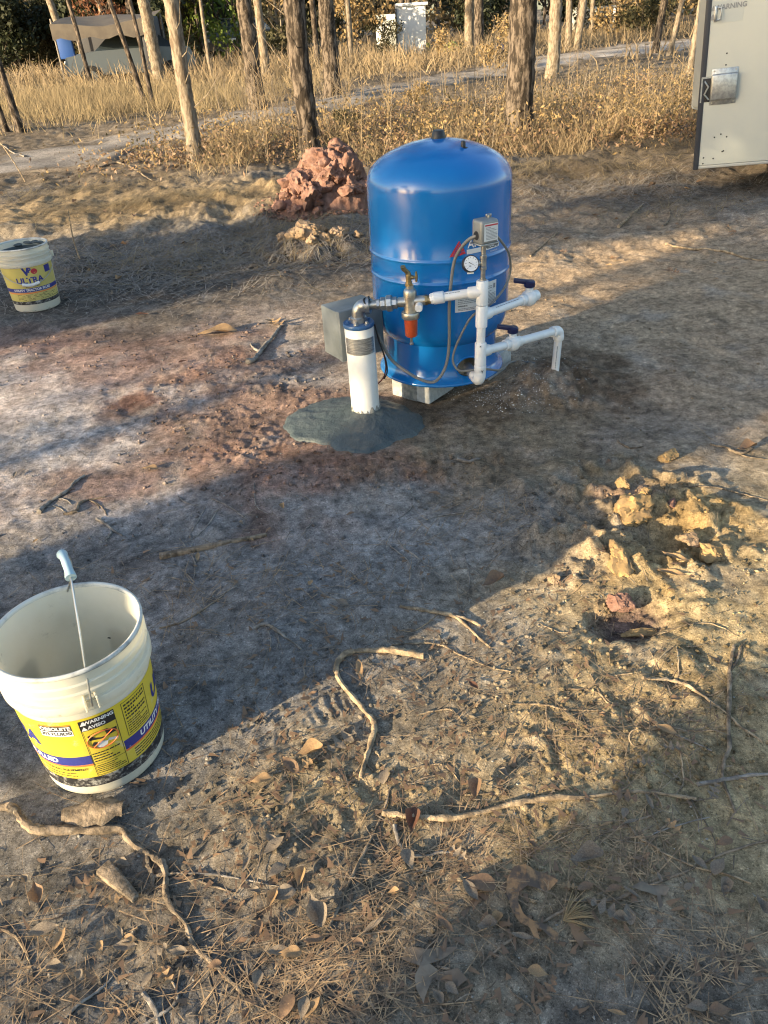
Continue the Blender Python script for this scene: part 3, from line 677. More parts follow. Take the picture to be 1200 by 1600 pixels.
obj('cable_entry', cyl(sl_(-.0345, .000, -.012), sl_(-.0385, .000, -.012), .0155), MT['black'], sw)
obj('riser_nipple', join(cyl((.4125, 2.80, .558), (.413, 2.80, .70), .0088), rod((.4125, 2.80, .560), (.4125, 2.80, .569), [(0, .013), (.009, .013)], 6), cyl((.4128, 2.80, .600), (.4128, 2.80, .612), .0128), cyl((.4128, 2.80, .612), (.4128, 2.80, .640), .0115), cyl((.4128, 2.80, .640), (.4128, 2.80, .653), .0128), rod((.413, 2.80, .686), (.413, 2.80, .699), [(0, .0125), (.013, .0125)], 6)), MT['galv'], sw, smooth=30)
gg = thing('pressure_gauge', 'round white faced pressure gauge with black case beside steel nipple', 'gauge', (.366, 2.79, .60))
gc = Vector((.3655, 2.792, .626)); gn = Vector((.16, -.90, .34)).normalized()
obj('gauge_case', rod(gc-gn*.016, gc+gn*.010, [(0, .026), (.003, .0295), (.020, .0300), (.024, .0300), (.026, .0280)], 40), MT['black'], gg)
gx_, gy_, _ = frame_of(gn); gr_ = Vector((0, 0, 1)).cross(gn).normalized(); gu_ = gn.cross(gr_)
def gm(u, v, off): return gc+gn*(.0105+off)+gr_*u+gu_*v
fc = obj('dial', ([gm(.0262*math.cos(t), .0262*math.sin(t), 0) for t in np.linspace(0, 2*math.pi, 40, endpoint=False)], [tuple(range(40))]), MT['white'], gg, smooth=False)
tk = []
for k in range(11):
    t = R_(225-27*k); c_, s_ = math.cos(t), math.sin(t); ln = .006 if k % 2 == 0 else .004
    tk.append(([gm(c_*.0235-s_*.0006, s_*.0235+c_*.0006, .0004), gm(c_*.0235+s_*.0006, s_*.0235-c_*.0006, .0004), gm(c_*(.0235-ln)+s_*.0006, s_*(.0235-ln)-c_*.0006, .0004), gm(c_*(.0235-ln)-s_*.0006, s_*(.0235-ln)+c_*.0006, .0004)], [(0, 1, 2, 3)]))
V2, F2 = text2d('PSI', .007, .02)
obj('dial_scale', join(*tk, mapped(V2, F2, gm, -.005, -.009, .0004)), MT['ink'], fc, smooth=False)
t = R_(-32); c_, s_ = math.cos(t), math.sin(t)
obj('needle', ([gm(-c_*.010-s_*.0014, -s_*.010+c_*.0014, .001), gm(-c_*.010+s_*.0014, -s_*.010-c_*.0014, .001), gm(c_*.021, s_*.021, .001)], [(0, 1, 2)]), MT['ink'], gg, smooth=False)
obj('gauge_stem', join(cyl(gc+Vector((.026, .0, 0)), (.408, 2.80, .626), .0062), rod((.388, 2.797, .626), (.400, 2.799, .626), [(0, .0105), (.012, .0105)], 6)), MT['nickel'], gg, smooth=30)
obj('calibration_tag', box(gc+Vector((.000, -.006, -.031)), (.024, .004, .006), R_(-4), .001), MT['white'], gg)

# ------------------------------------------------------------------ control box, cables
f0 = Vector((-.127, 2.93)); e1 = Vector((.853, .521)); e2 = Vector((-.521, .853))
cbx = f0+e1*.1+e2*.075
cb = thing('control_box', 'grey metal pump control box hanging behind the white well casing', 'control box', (cbx.x, cbx.y, .226))
byaw = math.atan2(e1.y, e1.x)
obj('case', box((cbx.x+e2.x*.012, cbx.y+e2.y*.012, .327), (.196, .126, .200), byaw, .003), MT['greybox'], cb)
fcx = f0+e1*.1+e2*.012
obj('lid', box((fcx.x, fcx.y, .329), (.202, .024, .206), byaw, .004), MT['greybox'], cb)
kq = f0+e1*.14-e2*.003; obj('knockout', cyl((kq.x, kq.y, .25), (kq.x-e2.x*.004, kq.y-e2.y*.004, .25), .011), MT['galv'], cb)
bk = f0+e1*.19+e2*.10
obj('mounting_bracket', box((bk.x+.012, bk.y+.01, .345), (.09, .03, .004), byaw+.2, .001), MT['galv'], cb)
def flat_cable(name, pts, lab, rad, m):
    p = smooth_path(pts, 6); c = pts[-1]
    o = obj(name, tube(p, rad, 8), m, None, True, Vector(pts[-1])); return tag(o, lab, 'cable')
flat_cable('cable', [sl_(-.030, 0, -.012), Q(733, 374, 2.80), Q(720, 388, 2.83), Q(710, 408, 2.860), Q(705, 440, 2.866), Q(702, 480, 2.869), Q(702, 530, 2.875), Q(699, 562, 2.872), Q(691, 584, 2.868), Q(677, 597, 2.872), Q(655, 592, 2.882), Q(630, 577, 2.905), Q(610, 560, 2.935), Q(597, 536, 2.945), Q(590, 520, 2.955)], 'thick grey cable looping down the tank front from the pressure switch', .0062, MT['cable'])
pg = P(800, 575); pg2 = P(836, 578)
flat_cable('cable', [sl_(.036, 0, -.012), Q(787, 382, 2.83), Q(796, 400, 2.90), Q(797, 425, 2.955), Q(788, 450, 2.94), Q(768, 474, 2.895), Q(752, 484, 2.866), Q(736, 496, 2.862), Q(722, 520, 2.868), Q(710, 548, 2.874), Q(708, 566, 2.868), Q(718, 579, 2.858), Q(738, 578, 2.852), Q(762, 577, 2.87), Q(782, 578, 3.0), Vector((pg.x, pg.y, gz1(pg.x, pg.y)+.010)), Vector((pg2.x, pg2.y, gz1(pg2.x, pg2.y)-.004))], 'thin grey cable passing behind the riser and trailing onto the ground', .0046, MT['cable'])
flat_cable('wire', [Q(586, 508, 2.93), Q(591, 530, 2.93), Q(599, 552, 2.925), Q(603, 572, 2.93), Q(600, 588, 2.94), Q(592, 598, 2.95), Q(584, 602, 2.97)], 'red pump wire hanging beside the white casing', .0028, MT['wire_r'])
flat_cable('wire', [Q(585, 506, 2.925), Q(593, 535, 2.918), Q(602, 560, 2.915), Q(605, 580, 2.92), Q(600, 592, 2.93)], 'black pump wire hanging beside the white casing', .003, MT['wire_k'])

# ------------------------------------------------------------------ wet concrete collar
outl = [(443, 658), (452, 648), (470, 640), (500, 628), (545, 620), (600, 626), (640, 640), (660, 652), (664, 664), (652, 679), (622, 688), (600, 701), (572, 711), (545, 709), (515, 697), (490, 689), (462, 688), (446, 675)]
ow = [P(*q) for q in outl]; ang = [math.atan2(q.y-CY, q.x-CX) for q in ow]; rad = [math.hypot(q.x-CX, q.y-CY) for q in ow]
od = np.argsort(ang); an_ = np.array(ang)[od]; ra_ = np.array(rad)[od]
NT, NR = 160, 44; V = []; Fc = []
for j in range(NR+1):
    for k in range(NT):
        a = -math.pi+2*math.pi*k/NT; Rm = np.interp(a, an_, ra_, period=2*math.pi)*(1+.05*float(fbm(np.array([math.cos(a)*4]), np.array([math.sin(a)*4]), 4, 95)[0]))
        t = j/NR; r = .045+(Rm-.045)*t; V.append((CX+r*math.cos(a), CY+r*math.sin(a), t))
V = np.array(V); t = V[:, 2].copy(); xx, yy_ = V[:, 0], V[:, 1]
sw_ = np.sin((xx*.8+yy_*1.3)*55+3*fbm(xx*9, yy_*9, 2, 96))
z = .006+.030*(1-t)**1.6+.012*(1-t**6)+.0045*fbm(xx*11, yy_*11, 3, 97)+.0014*sw_*np.clip(fbm(xx*5, yy_*5, 2, 99)+.3, 0, 1)+.0022*np.abs(fbm(xx*30, yy_*30, 3, 98))
z = np.where(t > .985, -.02, z*np.clip((1-t)*14, .25, 1)+gz(xx, yy_)*t)
V[:, 2] = z
ii = np.arange((NR+1)*NT).reshape(NR+1, NT); i2 = np.roll(ii, -1, 1)
Fq = np.stack([ii[:-1], i2[:-1], i2[1:], ii[1:]], -1).reshape(-1, 4)[:, ::-1]
col_ = np_mesh('concrete_collar', V-np.array([CX, CY, 0]), Fq, MT['wet'], True); col_.location = (CX, CY, 0)
tag(col_, 'dark wet concrete poured in a flat pad round the well casing', 'concrete')

# ------------------------------------------------------------------ pails
def pail_r(z): return .131+.020*z/.368
def pail_map(u, v, off):          # u in degrees, v height
    a = R_(u); r = pail_r(v)+off; return Vector((r*math.sin(a), -r*math.cos(a), v))
def pail(name, lab, loc, lean, ear_deg):
    t = thing(name, lab, 'bucket', loc); t.rotation_euler = lean
    pr = [(0, .003), (.122, .003), (.128, 0), (.1305, .004), (.1315, .012), (pail_r(.1), .1), (pail_r(.2), .2), (pail_r(.262), .262), (pail_r(.266)+.007, .264), (pail_r(.27)+.0085, .268), (pail_r(.285)+.0085, .285), (pail_r(.288)+.007, .2885), (pail_r(.29)+.001, .290), (pail_r(.306)+.001, .306), (pail_r(.308)+.0052, .308), (pail_r(.313)+.0052, .313), (pail_r(.316)+.001, .316), (pail_r(.328)+.001, .328), (pail_r(.330)+.0045, .330), (pail_r(.335)+.0045, .335), (pail_r(.338)+.0008, .338), (.1512, .360)]
    inner = [(.1462, .360), (.1425, .335), (pail_r(.1)-.004, .1), (.1265, .008), (.120, .005), (0, .005)]
    obj('pail_body', lathe(pr+[(.1495, .3605)]+inner, 96), MT['pail'], t, 50, local=True)
    obj('rim', lathe([(.1508, .3585), (.1540, .3600), (.1545, .3640), (.1530, .3675), (.1495, .3685), (.1465, .3670), (.1455, .3630), (.1458, .3585)], 96), MT['pailrim'], t, 60, local=True)
    for e in (ear_deg, ear_deg+180):
        g = []
        for da in (-4.2, 4.2):
            q = pail_map(e+da, .290, .012); g.append(box(q, (.004, .020, .030), R_(e+da), .001))
        q = pail_map(e, .300, .008); g.append(box(q, (.022, .010, .004), R_(e), .001))
        q = pail_map(e-3.3, .290, .010)
        obj('ear', join(*g), MT['pail'], t, local=True)
    return t
def ptext(s, u, v, size, m, par, bold=.02, shear=0, sx=1, off=.0016):
    V2, F2 = text2d(s, size, bold, shear, sx)
    f = lambda a, b, o: pail_map(u+math.degrees(a/pail_r(v)), v+b, o)
    return obj('lettering', mapped(V2, F2, f, 0, 0, off), m, par, smooth=False, local=True)
def plines(u0, u1, v0, v1, n, seed, m, par, h=.4):
    k = .0025
    f = lambda a, b, o: pail_map(u0+math.degrees(a/.14), b, o)
    return obj('small_print', lines(f, 0, R_(u1-u0)*.14, v0, v1, n, seed, h, .0015), m, par, smooth=False, local=True)
def pp(name, u0, u1, v0, v1, m, par, off=.0009, **k):
    return obj(name, patch(pail_map, u0, u1, v0, v1, max(2, int(abs(u1-u0)/4)), 3, off, **k), m, par, smooth=60, local=True)
def frame_lines(u0, u1, v0, v1, m, par, w_=.0012, off=.0016):
    du = math.degrees(w_/.14)
    g = join(patch(pail_map, u0, u1, v0, v0+w_, 8, 1, off), patch(pail_map, u0, u1, v1-w_, v1, 8, 1, off), patch(pail_map, u0, u0+du, v0, v1, 1, 4, off), patch(pail_map, u1-du, u1, v0, v1, 1, 4, off))
    return obj('panel_border', g, m, par, smooth=60, local=True)

p1 = pail('bucket', 'empty dirty white plastic pail with upright handle at left front', (-.678, 1.2246, 0), (R_(-.55), R_(.7), 0), 28.0)
bl = pp('label', -115, 172, .030, .242, MT['yellow'], p1)
pp('label_strip', -115, 172, .030, .060, MT['blackprint'], bl, .0013)
ptext('ULTRA', -62, .178, .055, MT['navyprint'], bl, .04, .1)
ptext('OBSOLETE', -6.5, .2215, .0135, MT['white'], pp('sticker', -20, 7, .2135, .2290, MT['ink'], bl, .0013), .03)
ptext('303 FLUIDS!', -6.5, .2065, .0125, MT['ink'], pp('sticker', -20, 7, .1985, .2135, MT['white'], bl, .0013), .03)
pp('label_line', -20, 7, .2300, .2330, MT['inkorange'], bl, .0013)
pp('label_band', -115, 13.8, .104, .131, MT['navyprint'], bl, .0013)
ptext('UTILITY TRACTOR FLUID', -67, .1175, .0215, MT['white'], bl, .035, .1, 1)
pp('label_line', -115, 13.6, .098, .1035, MT['inkorange'], bl, .0013)
ptext('FOR HYDRAULIC EQUIPMENT!', -20, .0885, .0095, MT['ink'], bl, .02)
plines(-45, -4, .064, .081, 2, 41, MT['ink'], bl, .3)
# warning panel
pp('warning_heading', 13.2, 41.6, .205, .2355, MT['ink'], bl, .0013)
ptext('WARNING', 29.0, .2275, .0125, MT['white'], bl, .035); ptext('AVISO', 26.2, .2125, .0125, MT['white'], bl, .035)
tri = lambda u, v, s: obj('warning_triangle', ([pail_map(u-s/.0025, v-s*.9, .0017), pail_map(u+s/.0025, v-s*.9, .0017), pail_map(u, v+s*.9, .0017)], [(0, 1, 2)]), MT['white'], bl, False, local=True)
tri(16.4, .2275, .0062); tri(16.4, .2125, .0062)
frame_lines(13.2, 41.6, .063, .2355, MT['ink'], bl)
# pictogram: hand, machine part, red prohibition ring
def pblob(u, v, pts): return [pail_map(u+math.degrees(a/.14), v+b, .0016) for a, b in pts], [tuple(range(len(pts)))]
obj('pictogram', join(pblob(27, .180, [(-.024, -.006), (-.026, .008), (-.012, .014), (.014, .013), (.020, .004), (.016, -.008), (0, -.010)]), pblob(35.5, .180, [(-.008, -.007), (.010, -.006), (.012, .006), (-.006, .008)]), pblob(20.5, .162, [(-.007, -.003), (.004, -.012), (.009, -.002), (-.002, .006)])), MT['ink'], bl, False, local=True)
obj('pictogram', join(pblob(26, .160, [(-.012, -.010), (-.004, -.016), (.008, -.012), (.012, -.002), (.002, .003), (-.008, .004)]), pblob(34.5, .158, [(-.010, 0), (.010, -.008), (.013, -.002), (-.006, .006)])), MT['sticker'], bl, False, local=True)
ring = [pail_map(27.5+math.degrees(.031*math.cos(a)/.14), .168+.024*math.sin(a), .0022) for a in np.linspace(0, 2*math.pi, 41)]
obj('prohibition_ring', join(tube(ring, .0011, 6, False), tube([pail_map(27.5+math.degrees(-.022/.14), .152, .0022), pail_map(27.5, .168, .0022), pail_map(27.5+math.degrees(.022/.14), .184, .0022)], .0011, 6)), MT['inkorange'], bl, local=True)
plines(15.2, 40, .104, .136, 4, 42, MT['ink'], bl); pp('label_line', 13.4, 41.4, .0995, .1005, MT['ink'], bl, .0016); plines(15.2, 40, .068, .096, 5, 43, MT['ink'], bl)
frame_lines(48, 75, .137, .235, MT['ink'], bl); plines(50, 73, .182, .230, 5, 44, MT['ink'], bl, .5); plines(50, 73, .140, .180, 6, 45, MT['ink'], bl)
pp('label_band', 42.5, 172, .104, .131, MT['navyprint'], bl, .0013); pp('label_line', 42.5, 172, .098, .1035, MT['inkorange'], bl, .0013)
ptext('UTILITY TRACTOR FLUID', 110, .1175, .0215, MT['white'], bl, .035, .1, 1); ptext('ULTRA', 119, .178, .055, MT['navyprint'], bl, .04, .1)
plines(50, 110, .064, .094, 4, 46, MT['ink'], bl)
# bail
ea = R_(28); ed = Vector((math.sin(ea), -math.cos(ea), 0)); pd = Vector((math.cos(ea), math.sin(ea), 0))
def arch(s, z, l): return ed*s+pd*l+Vector((0, 0, z))
bp = [arch(.163, .287, 0), arch(.166, .292, 0), arch(.150, .34, .006), arch(.118, .41, .018), arch(.078, .475, .030), arch(.045, .510, .0375), arch(.0, .516, .039), arch(-.045, .510, .0400), arch(-.078, .475, .050), arch(-.118, .41, .045), arch(-.150, .34, .022), arch(-.166, .292, 0), arch(-.163, .287, 0)]
hd_ = obj('bail_handle', tube(smooth_path(bp, 6), .0022, 8), MT['wirebright'], p1, local=True)
gp = [arch(.046, .5095, .0375), arch(.030, .514, .0385), arch(0, .5155, .039), arch(-.030, .514, .0385), arch(-.046, .5095, .0375)]
obj('grip', tube(smooth_path(gp, 4), [.0110, .0106, .0088, .0085, .0090, .0085, .0088, .0106, .0110], 16), MT['gripblue'], hd_, local=True)
obj('dirt_fleck', join(clod((.02, .1365, .215), .006, 3, 1, (1.4, .25, .5)), clod((.028, .1365, .206), .003, 4, 1, (1, .3, 1))), MT['black'], p1, local=True)
obj('sediment', lathe([(0, .012), (.05, .0125), (.09, .010), (.118, .014), (.127, .022), (.1292, .040)], 48), MT['mortar'], p1, local=True)

p2 = pail('bucket', 'smaller looking distant white pail with handle hanging down at left edge', (-2.0416, 4.7222, .002), (0, R_(-.3), 0), 112.0)
b2 = pp('label', -55, 100, .062, .262, MT['paleyellow'], p2)
pp('label_strip', -55, 100, .045, .066, MT['blackprint'], b2, .0013)
pp('label_band', -60, 100, .120, .143, MT['navyprint'], b2, .0013); ptext('UTILITY TRACTOR FLUID', 21, .1315, .0185, MT['white'], b2, .03, 0, 1.05)
pp('label_line', -55, 100, .111, .117, MT['inkorange'], b2, .0013)
ptext('ULTRA', 22, .187, .046, MT['navyprint'], b2, .035, 0, 1.1); ptext('J20C PLUS', 24, .156, .017, MT['ink'], b2, .02)
ptext('V', 18, .238, .062, MT['navyprint'], b2, .05); ptext('P', 26, .244, .036, MT['navyprint'], b2, .05)
obj('logo_disc', ([pail_map(36+math.degrees(.018*math.cos(a)/.14), .236+.016*math.sin(a), .0016) for a in np.linspace(0, 2*math.pi, 24, endpoint=False)], [tuple(range(24))]), MT['inkred'], b2, False, local=True)
pp('label_shield', 62, 80, .215, .255, MT['navyprint'], b2, .0013)
plines(-20, 95, .070, .108, 5, 51, MT['ink'], b2, .3)
bp = []
for k in range(21):
    s_ = -1+k/10; bp.append(pail_map(22+s_*90, .163+.124*abs(s_)**1.7, .010 if abs(s_) > .9 else .014))
h2 = obj('bail_handle', tube(bp, .0022, 8), MT['wirebright'], p2, local=True)
obj('grip', tube(bp[8:13], .0095, 12), MT['sticker'], h2, local=True)
obj('slurry', join(lathe([(0, .30), (.06, .303), (.10, .297), (.128, .305), (.1415, .330)], 48), *[clod((.142*math.sin(a)*.96, -.142*math.cos(a)*.96, .342+.006*math.sin(k)), .022, 60+k, 2, (1.3, .7, .5)) for k, a in enumerate((2.2, 2.5, 2.8, 3.2, 3.6))]), MT['wet'], p2, local=True)
# ------------------------------------------------------------------ camper body at the right edge
c0 = P(1084, 265, .20); c1 = P(1200, 264.7, .20); wd_ = (c1-c0); wd_.z = 0; wd_.normalize(); wn_ = Vector((wd_.y, -wd_.x, 0))   # outward normal
if wn_.dot(-c0) < 0: wn_ = -wn_
rv = thing('camper_body', 'white metal camper body wall with vent cover at right edge', 'camper', (c0.x, c0.y, 0.20))
sd_ = Vector((c0.x, c0.y, 0)).normalized(); sd_ = (sd_*.93+wd_*.10); sd_.z = 0; sd_.normalize()
def prism(pl, z0, z1):
    n = len(pl); V = [(p.x, p.y, z0) for p in pl]+[(p.x, p.y, z1) for p in pl]
    return V, [tuple(range(n-1, -1, -1)), tuple(range(n, 2*n))]+[(i, (i+1) % n, n+(i+1) % n, n+i) for i in range(n)]
def wp(u, z, off=0): return Vector((c0.x+wd_.x*u+wn_.x*off, c0.y+wd_.y*u+wn_.y*off, z))
obj('body', prism([wp(.03, 0), wp(2.3, 0), wp(2.3, 0)+sd_*2.6, wp(.03, 0)+sd_*2.6], .22, 2.5), MT['rvgrey'], rv, smooth=False)
obj('wall_panel', box((wp(1.17, 1.36, .012)), (2.28, .022, 2.26), math.atan2(wd_.y, wd_.x), .004), MT['rvwhite'], rv)
obj('corner_trim', box(wp(.012, 1.35, .012), (.040, .036, 2.30), math.atan2(wd_.y, wd_.x), .006), MT['trim'], rv)
obj('sill', box(wp(1.17, .217, .008), (2.30, .030, .022), math.atan2(wd_.y, wd_.x), .003), MT['rvgrey'], rv)
sdp = wp(-.040, 0)+sd_*.20
obj('side_door', box((sdp.x, sdp.y, 1.62), (.035, .20, 2.0), math.atan2(sd_.y, sd_.x)-math.pi/2+.42, .030, 4), MT['rvgrey'], rv)
LEAN = R_(4.3); piv = Vector((c0.x, c0.y, .20)); Rl = Matrix.Rotation(-LEAN if wn_.dot(Vector((0, -1, 0))) > 0 else LEAN, 3, -wn_)
wd2 = Rl @ wd_; up2 = Rl @ Vector((0, 0, 1))
if up2.dot(wd_) > 0: Rl = Rl.transposed(); wd2 = Rl @ wd_; up2 = Rl @ Vector((0, 0, 1))
def W(px, py):
    d = fwd + rt*((px-600)/F_PX) + dn*((py-800)/F_PX); o = Vector((0, 0, CAM_H))
    s = (c0-o).dot(wn_)/d.dot(wn_); q = o+d*s-piv; return q.dot(wd2), q.dot(up2)+.20
wyaw = math.atan2(wd_.y, wd_.x)
ua, za = W(1113, 108); ub, zb = W(1148, 160)
uc, zc = (ua+ub)/2, (za+zb)/2; ww, hh = ub-ua, za-zb
cv = obj('vent_cover', join(box(wp(uc, zc, .045), (ww, .045, hh*.72), wyaw, .008, 3), box(wp(uc, zc, .026), (ww*1.02, .006, hh), wyaw, .002)), MT['galv'], rv)
for su in (-.42, .42):
    for sz in (-.44, .44): obj('screw', cyl(wp(uc+su*ww, zc+sz*hh, .028), wp(uc+su*ww, zc+sz*hh, .034), .006, 10), MT['nickel'], cv)
uh, zh = W(1104, 140)
hb = obj('cable_port', box(wp(uh, zh, .0235), (.075, .004, .17), wyaw, .001), MT['ink'], rv)
obj('port_frame', join(box(wp(uh, zh+.083, .028), (.085, .008, .012), wyaw), box(wp(uh-.038, zh, .028), (.010, .008, .17), wyaw), tube([wp(uh-.02, zh+.06, .03), wp(uh+.01, zh+.02, .035), wp(uh-.015, zh-.03, .03), wp(uh+.02, zh-.07, .032)], .007, 8)), MT['galv'], hb)
uh, zh = W(1118, 22)
obj('latch', join(box(wp(uh, zh, .027), (.020, .010, .10), wyaw, .003), tube([wp(uh+.01, zh+.04, .04), wp(uh+.035, zh+.035, .05), wp(uh+.035, zh-.035, .05), wp(uh+.01, zh-.04, .04)], .007, 8)), MT['galv'], rv)
def wmap(u, v, off): return wp(u, v, .0235+off)
us, zs = W(1137, 10); V2, F2 = text2d('WARNING', .045, .03)
stk = obj('warning_sticker', patch(wmap, us-.13, us+.11, zs-.10, zs+.04, 1, 1, .001), MT['rvwhite'], rv, smooth=False)
obj('sticker_print', join(mapped(V2, F2, wmap, us+.02, zs+.0, .003), ([wmap(us-.115, zs-.017, .003), wmap(us-.080, zs-.017, .003), wmap(us-.097, zs+.018, .003)], [(0, 1, 2)]), ([wmap(us-.112, zs-.075, .003), wmap(us-.080, zs-.075, .003), wmap(us-.080, zs-.055, .003), wmap(us-.096, zs-.035, .003), wmap(us-.112, zs-.055, .003)], [(0, 1, 2, 3, 4)])), MT['inkgrey'], stk, smooth=False)
for q in ((1135.5, 83), (1134, 101), (1099, 246), (1098, 255), (1126, 209), (1116, 214), (1135, 213), (1128, 236), (1130, 235), (1114, 247)):
    u_, z_ = W(*q); obj('scuff', cyl(wp(u_, z_, .021), wp(u_, z_, .026), .006, 8), MT['ink'], rv)
for k in (.9, 1.9):
    q = wp(k, .28)+sd_*1.3; ax_ = wd_*.11
    obj('wheel', join(rod(Vector((q.x, q.y, .29))-ax_, Vector((q.x, q.y, .29))+ax_, [(0, .20), (.03, .29), (.19, .29), (.22, .20)], 28)), MT['rubber'], rv)

rv.rotation_euler = Rl.to_euler()
# ------------------------------------------------------------------ clay mound and piles
mq = Q(512, 262, 6.95)
mnd = thing('clay_mound', 'tall heap of red clay chunks beside the pine trunk behind the tank', 'mound', (MOUND.x, MOUND.y, 0))
def mound_h(x, y): return max(.50*max(0, 1-math.hypot((x+.22)/.34, (y-7.0)/.38)**2.2), .36*max(0, 1-math.hypot((x+.46)/.30, (y-6.95)/.34)**1.8), .20*max(0, 1-math.hypot((x+.58)/.24, (y-6.9)/.30)**2))
V = []; Fc = []; NM = 70
for j in range(NM+1):
    for i in range(NM+1):
        x = -.36+(i/NM-.5)*1.0; y = 6.95+(j/NM-.5)*.9; h = mound_h(x, y)
        V.append([x, y, h])
V = np.array(V); V[:, 2] = V[:, 2]*np.clip(1+.35*fbm(V[:, 0]*5, V[:, 1]*5, 4, 331), .75, 1.15)-.10*np.abs(fbm(V[:, 0]*8, V[:, 1]*8, 3, 332))*(V[:, 2] > .01)-.012
for j in range(NM):
    for i in range(NM): k = j*(NM+1)+i; Fc.append((k, k+1, k+NM+2, k+NM+1))
obj('mound_body', (V, Fc), MT['redclay'], mnd, smooth=70)
rr = random.Random(3)
for k in range(17):
    x = rr.uniform(-.62, -.02); y = rr.uniform(6.74, 6.98); h = mound_h(x, y)
    obj('clay_chunk', clod((x, y, h*.80), rr.uniform(.085, .15), 220+k, 4, (1.1, .8, .9), .75, k), MT['redclay'], mnd, smooth=45)
for k in range(60):
    a = rr.uniform(0, 2*math.pi); d = rr.uniform(0, 1)**.5
    x = -.34+math.cos(a)*d*.48; y = 6.86+math.sin(a)*d*.36; h = mound_h(x, y); r = .018+.05*rr.random()**2.2
    if y > 7.05: continue
    obj('clay_chunk', clod((x, y-.03, max(.01, h*.95)), r, 20+k, 3, (1.15, .9, .8), .7, a), MT['redclay'], mnd, smooth=45)
sp_ = SMALL_PILE
pile2 = thing('dirt_pile', 'low pile of tan clay lumps on dark soil left of the tank', 'dirt pile', (sp_.x, sp_.y, 0))
for k, (dx, dy, r) in enumerate(((-.04, 0, .09), (.02, .03, .075), (.13, .0, .07), (-.14, -.05, .07), (.20, .04, .05), (-.02, -.09, .055), (.08, -.06, .045), (-.22, -.03, .05), (.30, .06, .04), (.06, .09, .05))):
    x, y = sp_.x+dx, sp_.y+dy; obj('clay_lump', clod((x, y, gz1(x, y)+r*.25), r, 70+k, 4, (1.1, .9, .85), .6, k), MT['tanclay'], pile2, smooth=40)
def chunk(px, py, r, m, lab, seed, sq=(1.1, .85, .7), up=.3):
    p = PG(px, py); o = obj('clay_clod', clod((p.x, p.y, p.z+r*up*.6), r*1.1, seed, 4, sq, .6, seed), m, None, 40, p); tag(o, lab, 'clod', 'clods dug up on the right'); return o
chunk(985, 800, .052, MT['yelclay'], 'largest yellow clay clod in the sunlit heap on the right', 101, (1.2, .9, .75))
chunk(968, 872, .050, MT['yelclay'], 'broad yellow clod at the front of the sunlit heap', 102, (1.4, .8, .6))
chunk(972, 757, .024, MT['yelclay'], 'small yellow clod at the shaded back of the heap', 103)
chunk(1045, 716, .034, MT['yelclay'], 'yellow clod nearest the shadow edge above the heap', 104, (1.2, .9, .6))
chunk(1010, 770, .020, MT['yelclay'], 'little yellow clod between two bigger ones', 105)
chunk(1110, 868, .036, MT['yelclay'], 'yellow clod at the right of the dug hollow', 106, (1.1, .8, .8))
chunk(1080, 845, .026, MT['tanclay'], 'brown clod inside the dug hollow', 107)
chunk(925, 868, .024, MT['tanclay'], 'crumbly tan clod at the left of the heap', 108)
chunk(965, 945, .032, MT['redclay'], 'dark reddish clod sitting in the small hole', 109, (1.2, .8, .8))
chunk(1005, 990, .024, MT['yelclay'], 'flat yellow clod at the front lip of the hole', 110, (2.0, .6, .45))
chunk(1050, 790, .022, MT['redclay'], 'pinkish clod behind the dug hollow', 111)
chunk(865, 905, .016, MT['tanclay'], 'small tan clod on the shadow boundary', 112)

# loose crumbs (too many and too small to pick apart)
def crumbs(name, lab, centers, n, size, m):
    g = _ico.setdefault(1, None)
    if g is None:
        bm = bmesh.new(); bmesh.ops.create_icosphere(bm, subdivisions=1, radius=1); q = bm_geo(bm); _ico[1] = (np.array([tuple(v) for v in q[0]]), q[1]); g = _ico[1]
    bv, bf = g[0][:12], None
    bm = bmesh.new(); bmesh.ops.create_icosphere(bm, subdivisions=1, radius=1); q = bm_geo(bm); bv = np.array([tuple(v) for v in q[0]]); bf = np.array(q[1])
    pts = []
    for (cx, cy, rx, ry, k) in centers:
        a = rng.uniform(0, 2*np.pi, k); d = np.sqrt(rng.uniform(0, 1, k))*1.15; pts.append(np.column_stack([cx+rx*d*np.cos(a), cy+ry*d*np.sin(a)]))
    pts = np.concatenate(pts); k = len(pts); s = size[0]*(size[1]/size[0])**(rng.uniform(0, 1, k)**3)
    z = gz(pts[:, 0], pts[:, 1])+s*.25
    sc = rng.uniform(.6, 1.3, (k, 1, 3)); V = bv[None]*(1+rng.uniform(-.3, .3, (k, len(bv), 1)))*sc*s[:, None, None]
    a = rng.uniform(0, 2*np.pi, k); ca, sa = np.cos(a)[:, None], np.sin(a)[:, None]
    V = np.stack([V[..., 0]*ca-V[..., 1]*sa, V[..., 0]*sa+V[..., 1]*ca, V[..., 2]*.8], -1)+np.column_stack([pts, z])[:, None]
    Fc = bf[None]+(np.arange(k)*len(bv))[:, None, None]
    o = np_mesh(name, V.reshape(-1, 3), Fc.reshape(-1, 3), m or GMAT, False); tag(o, lab, None, kind='stuff')
    if m is None: set_col(o, np.clip(np.repeat(soil(pts[:, 0], pts[:, 1])*rng.uniform(.55, 1.05, (k, 1)), len(bv), 0), .02, .8))
    return o
PX = lambda px, py: tuple(P(px, py))[:2]
crumbs('clay_crumbs', 'red clay crumbs scattered round the concrete pad', [(*PX(385, 640), .42, .62, 900), (*PX(600, 735), .42, .12, 350), (*PX(300, 540), .4, .4, 250), (*PX(60, 560), .4, .35, 200)], 0, (.002, .010), None)
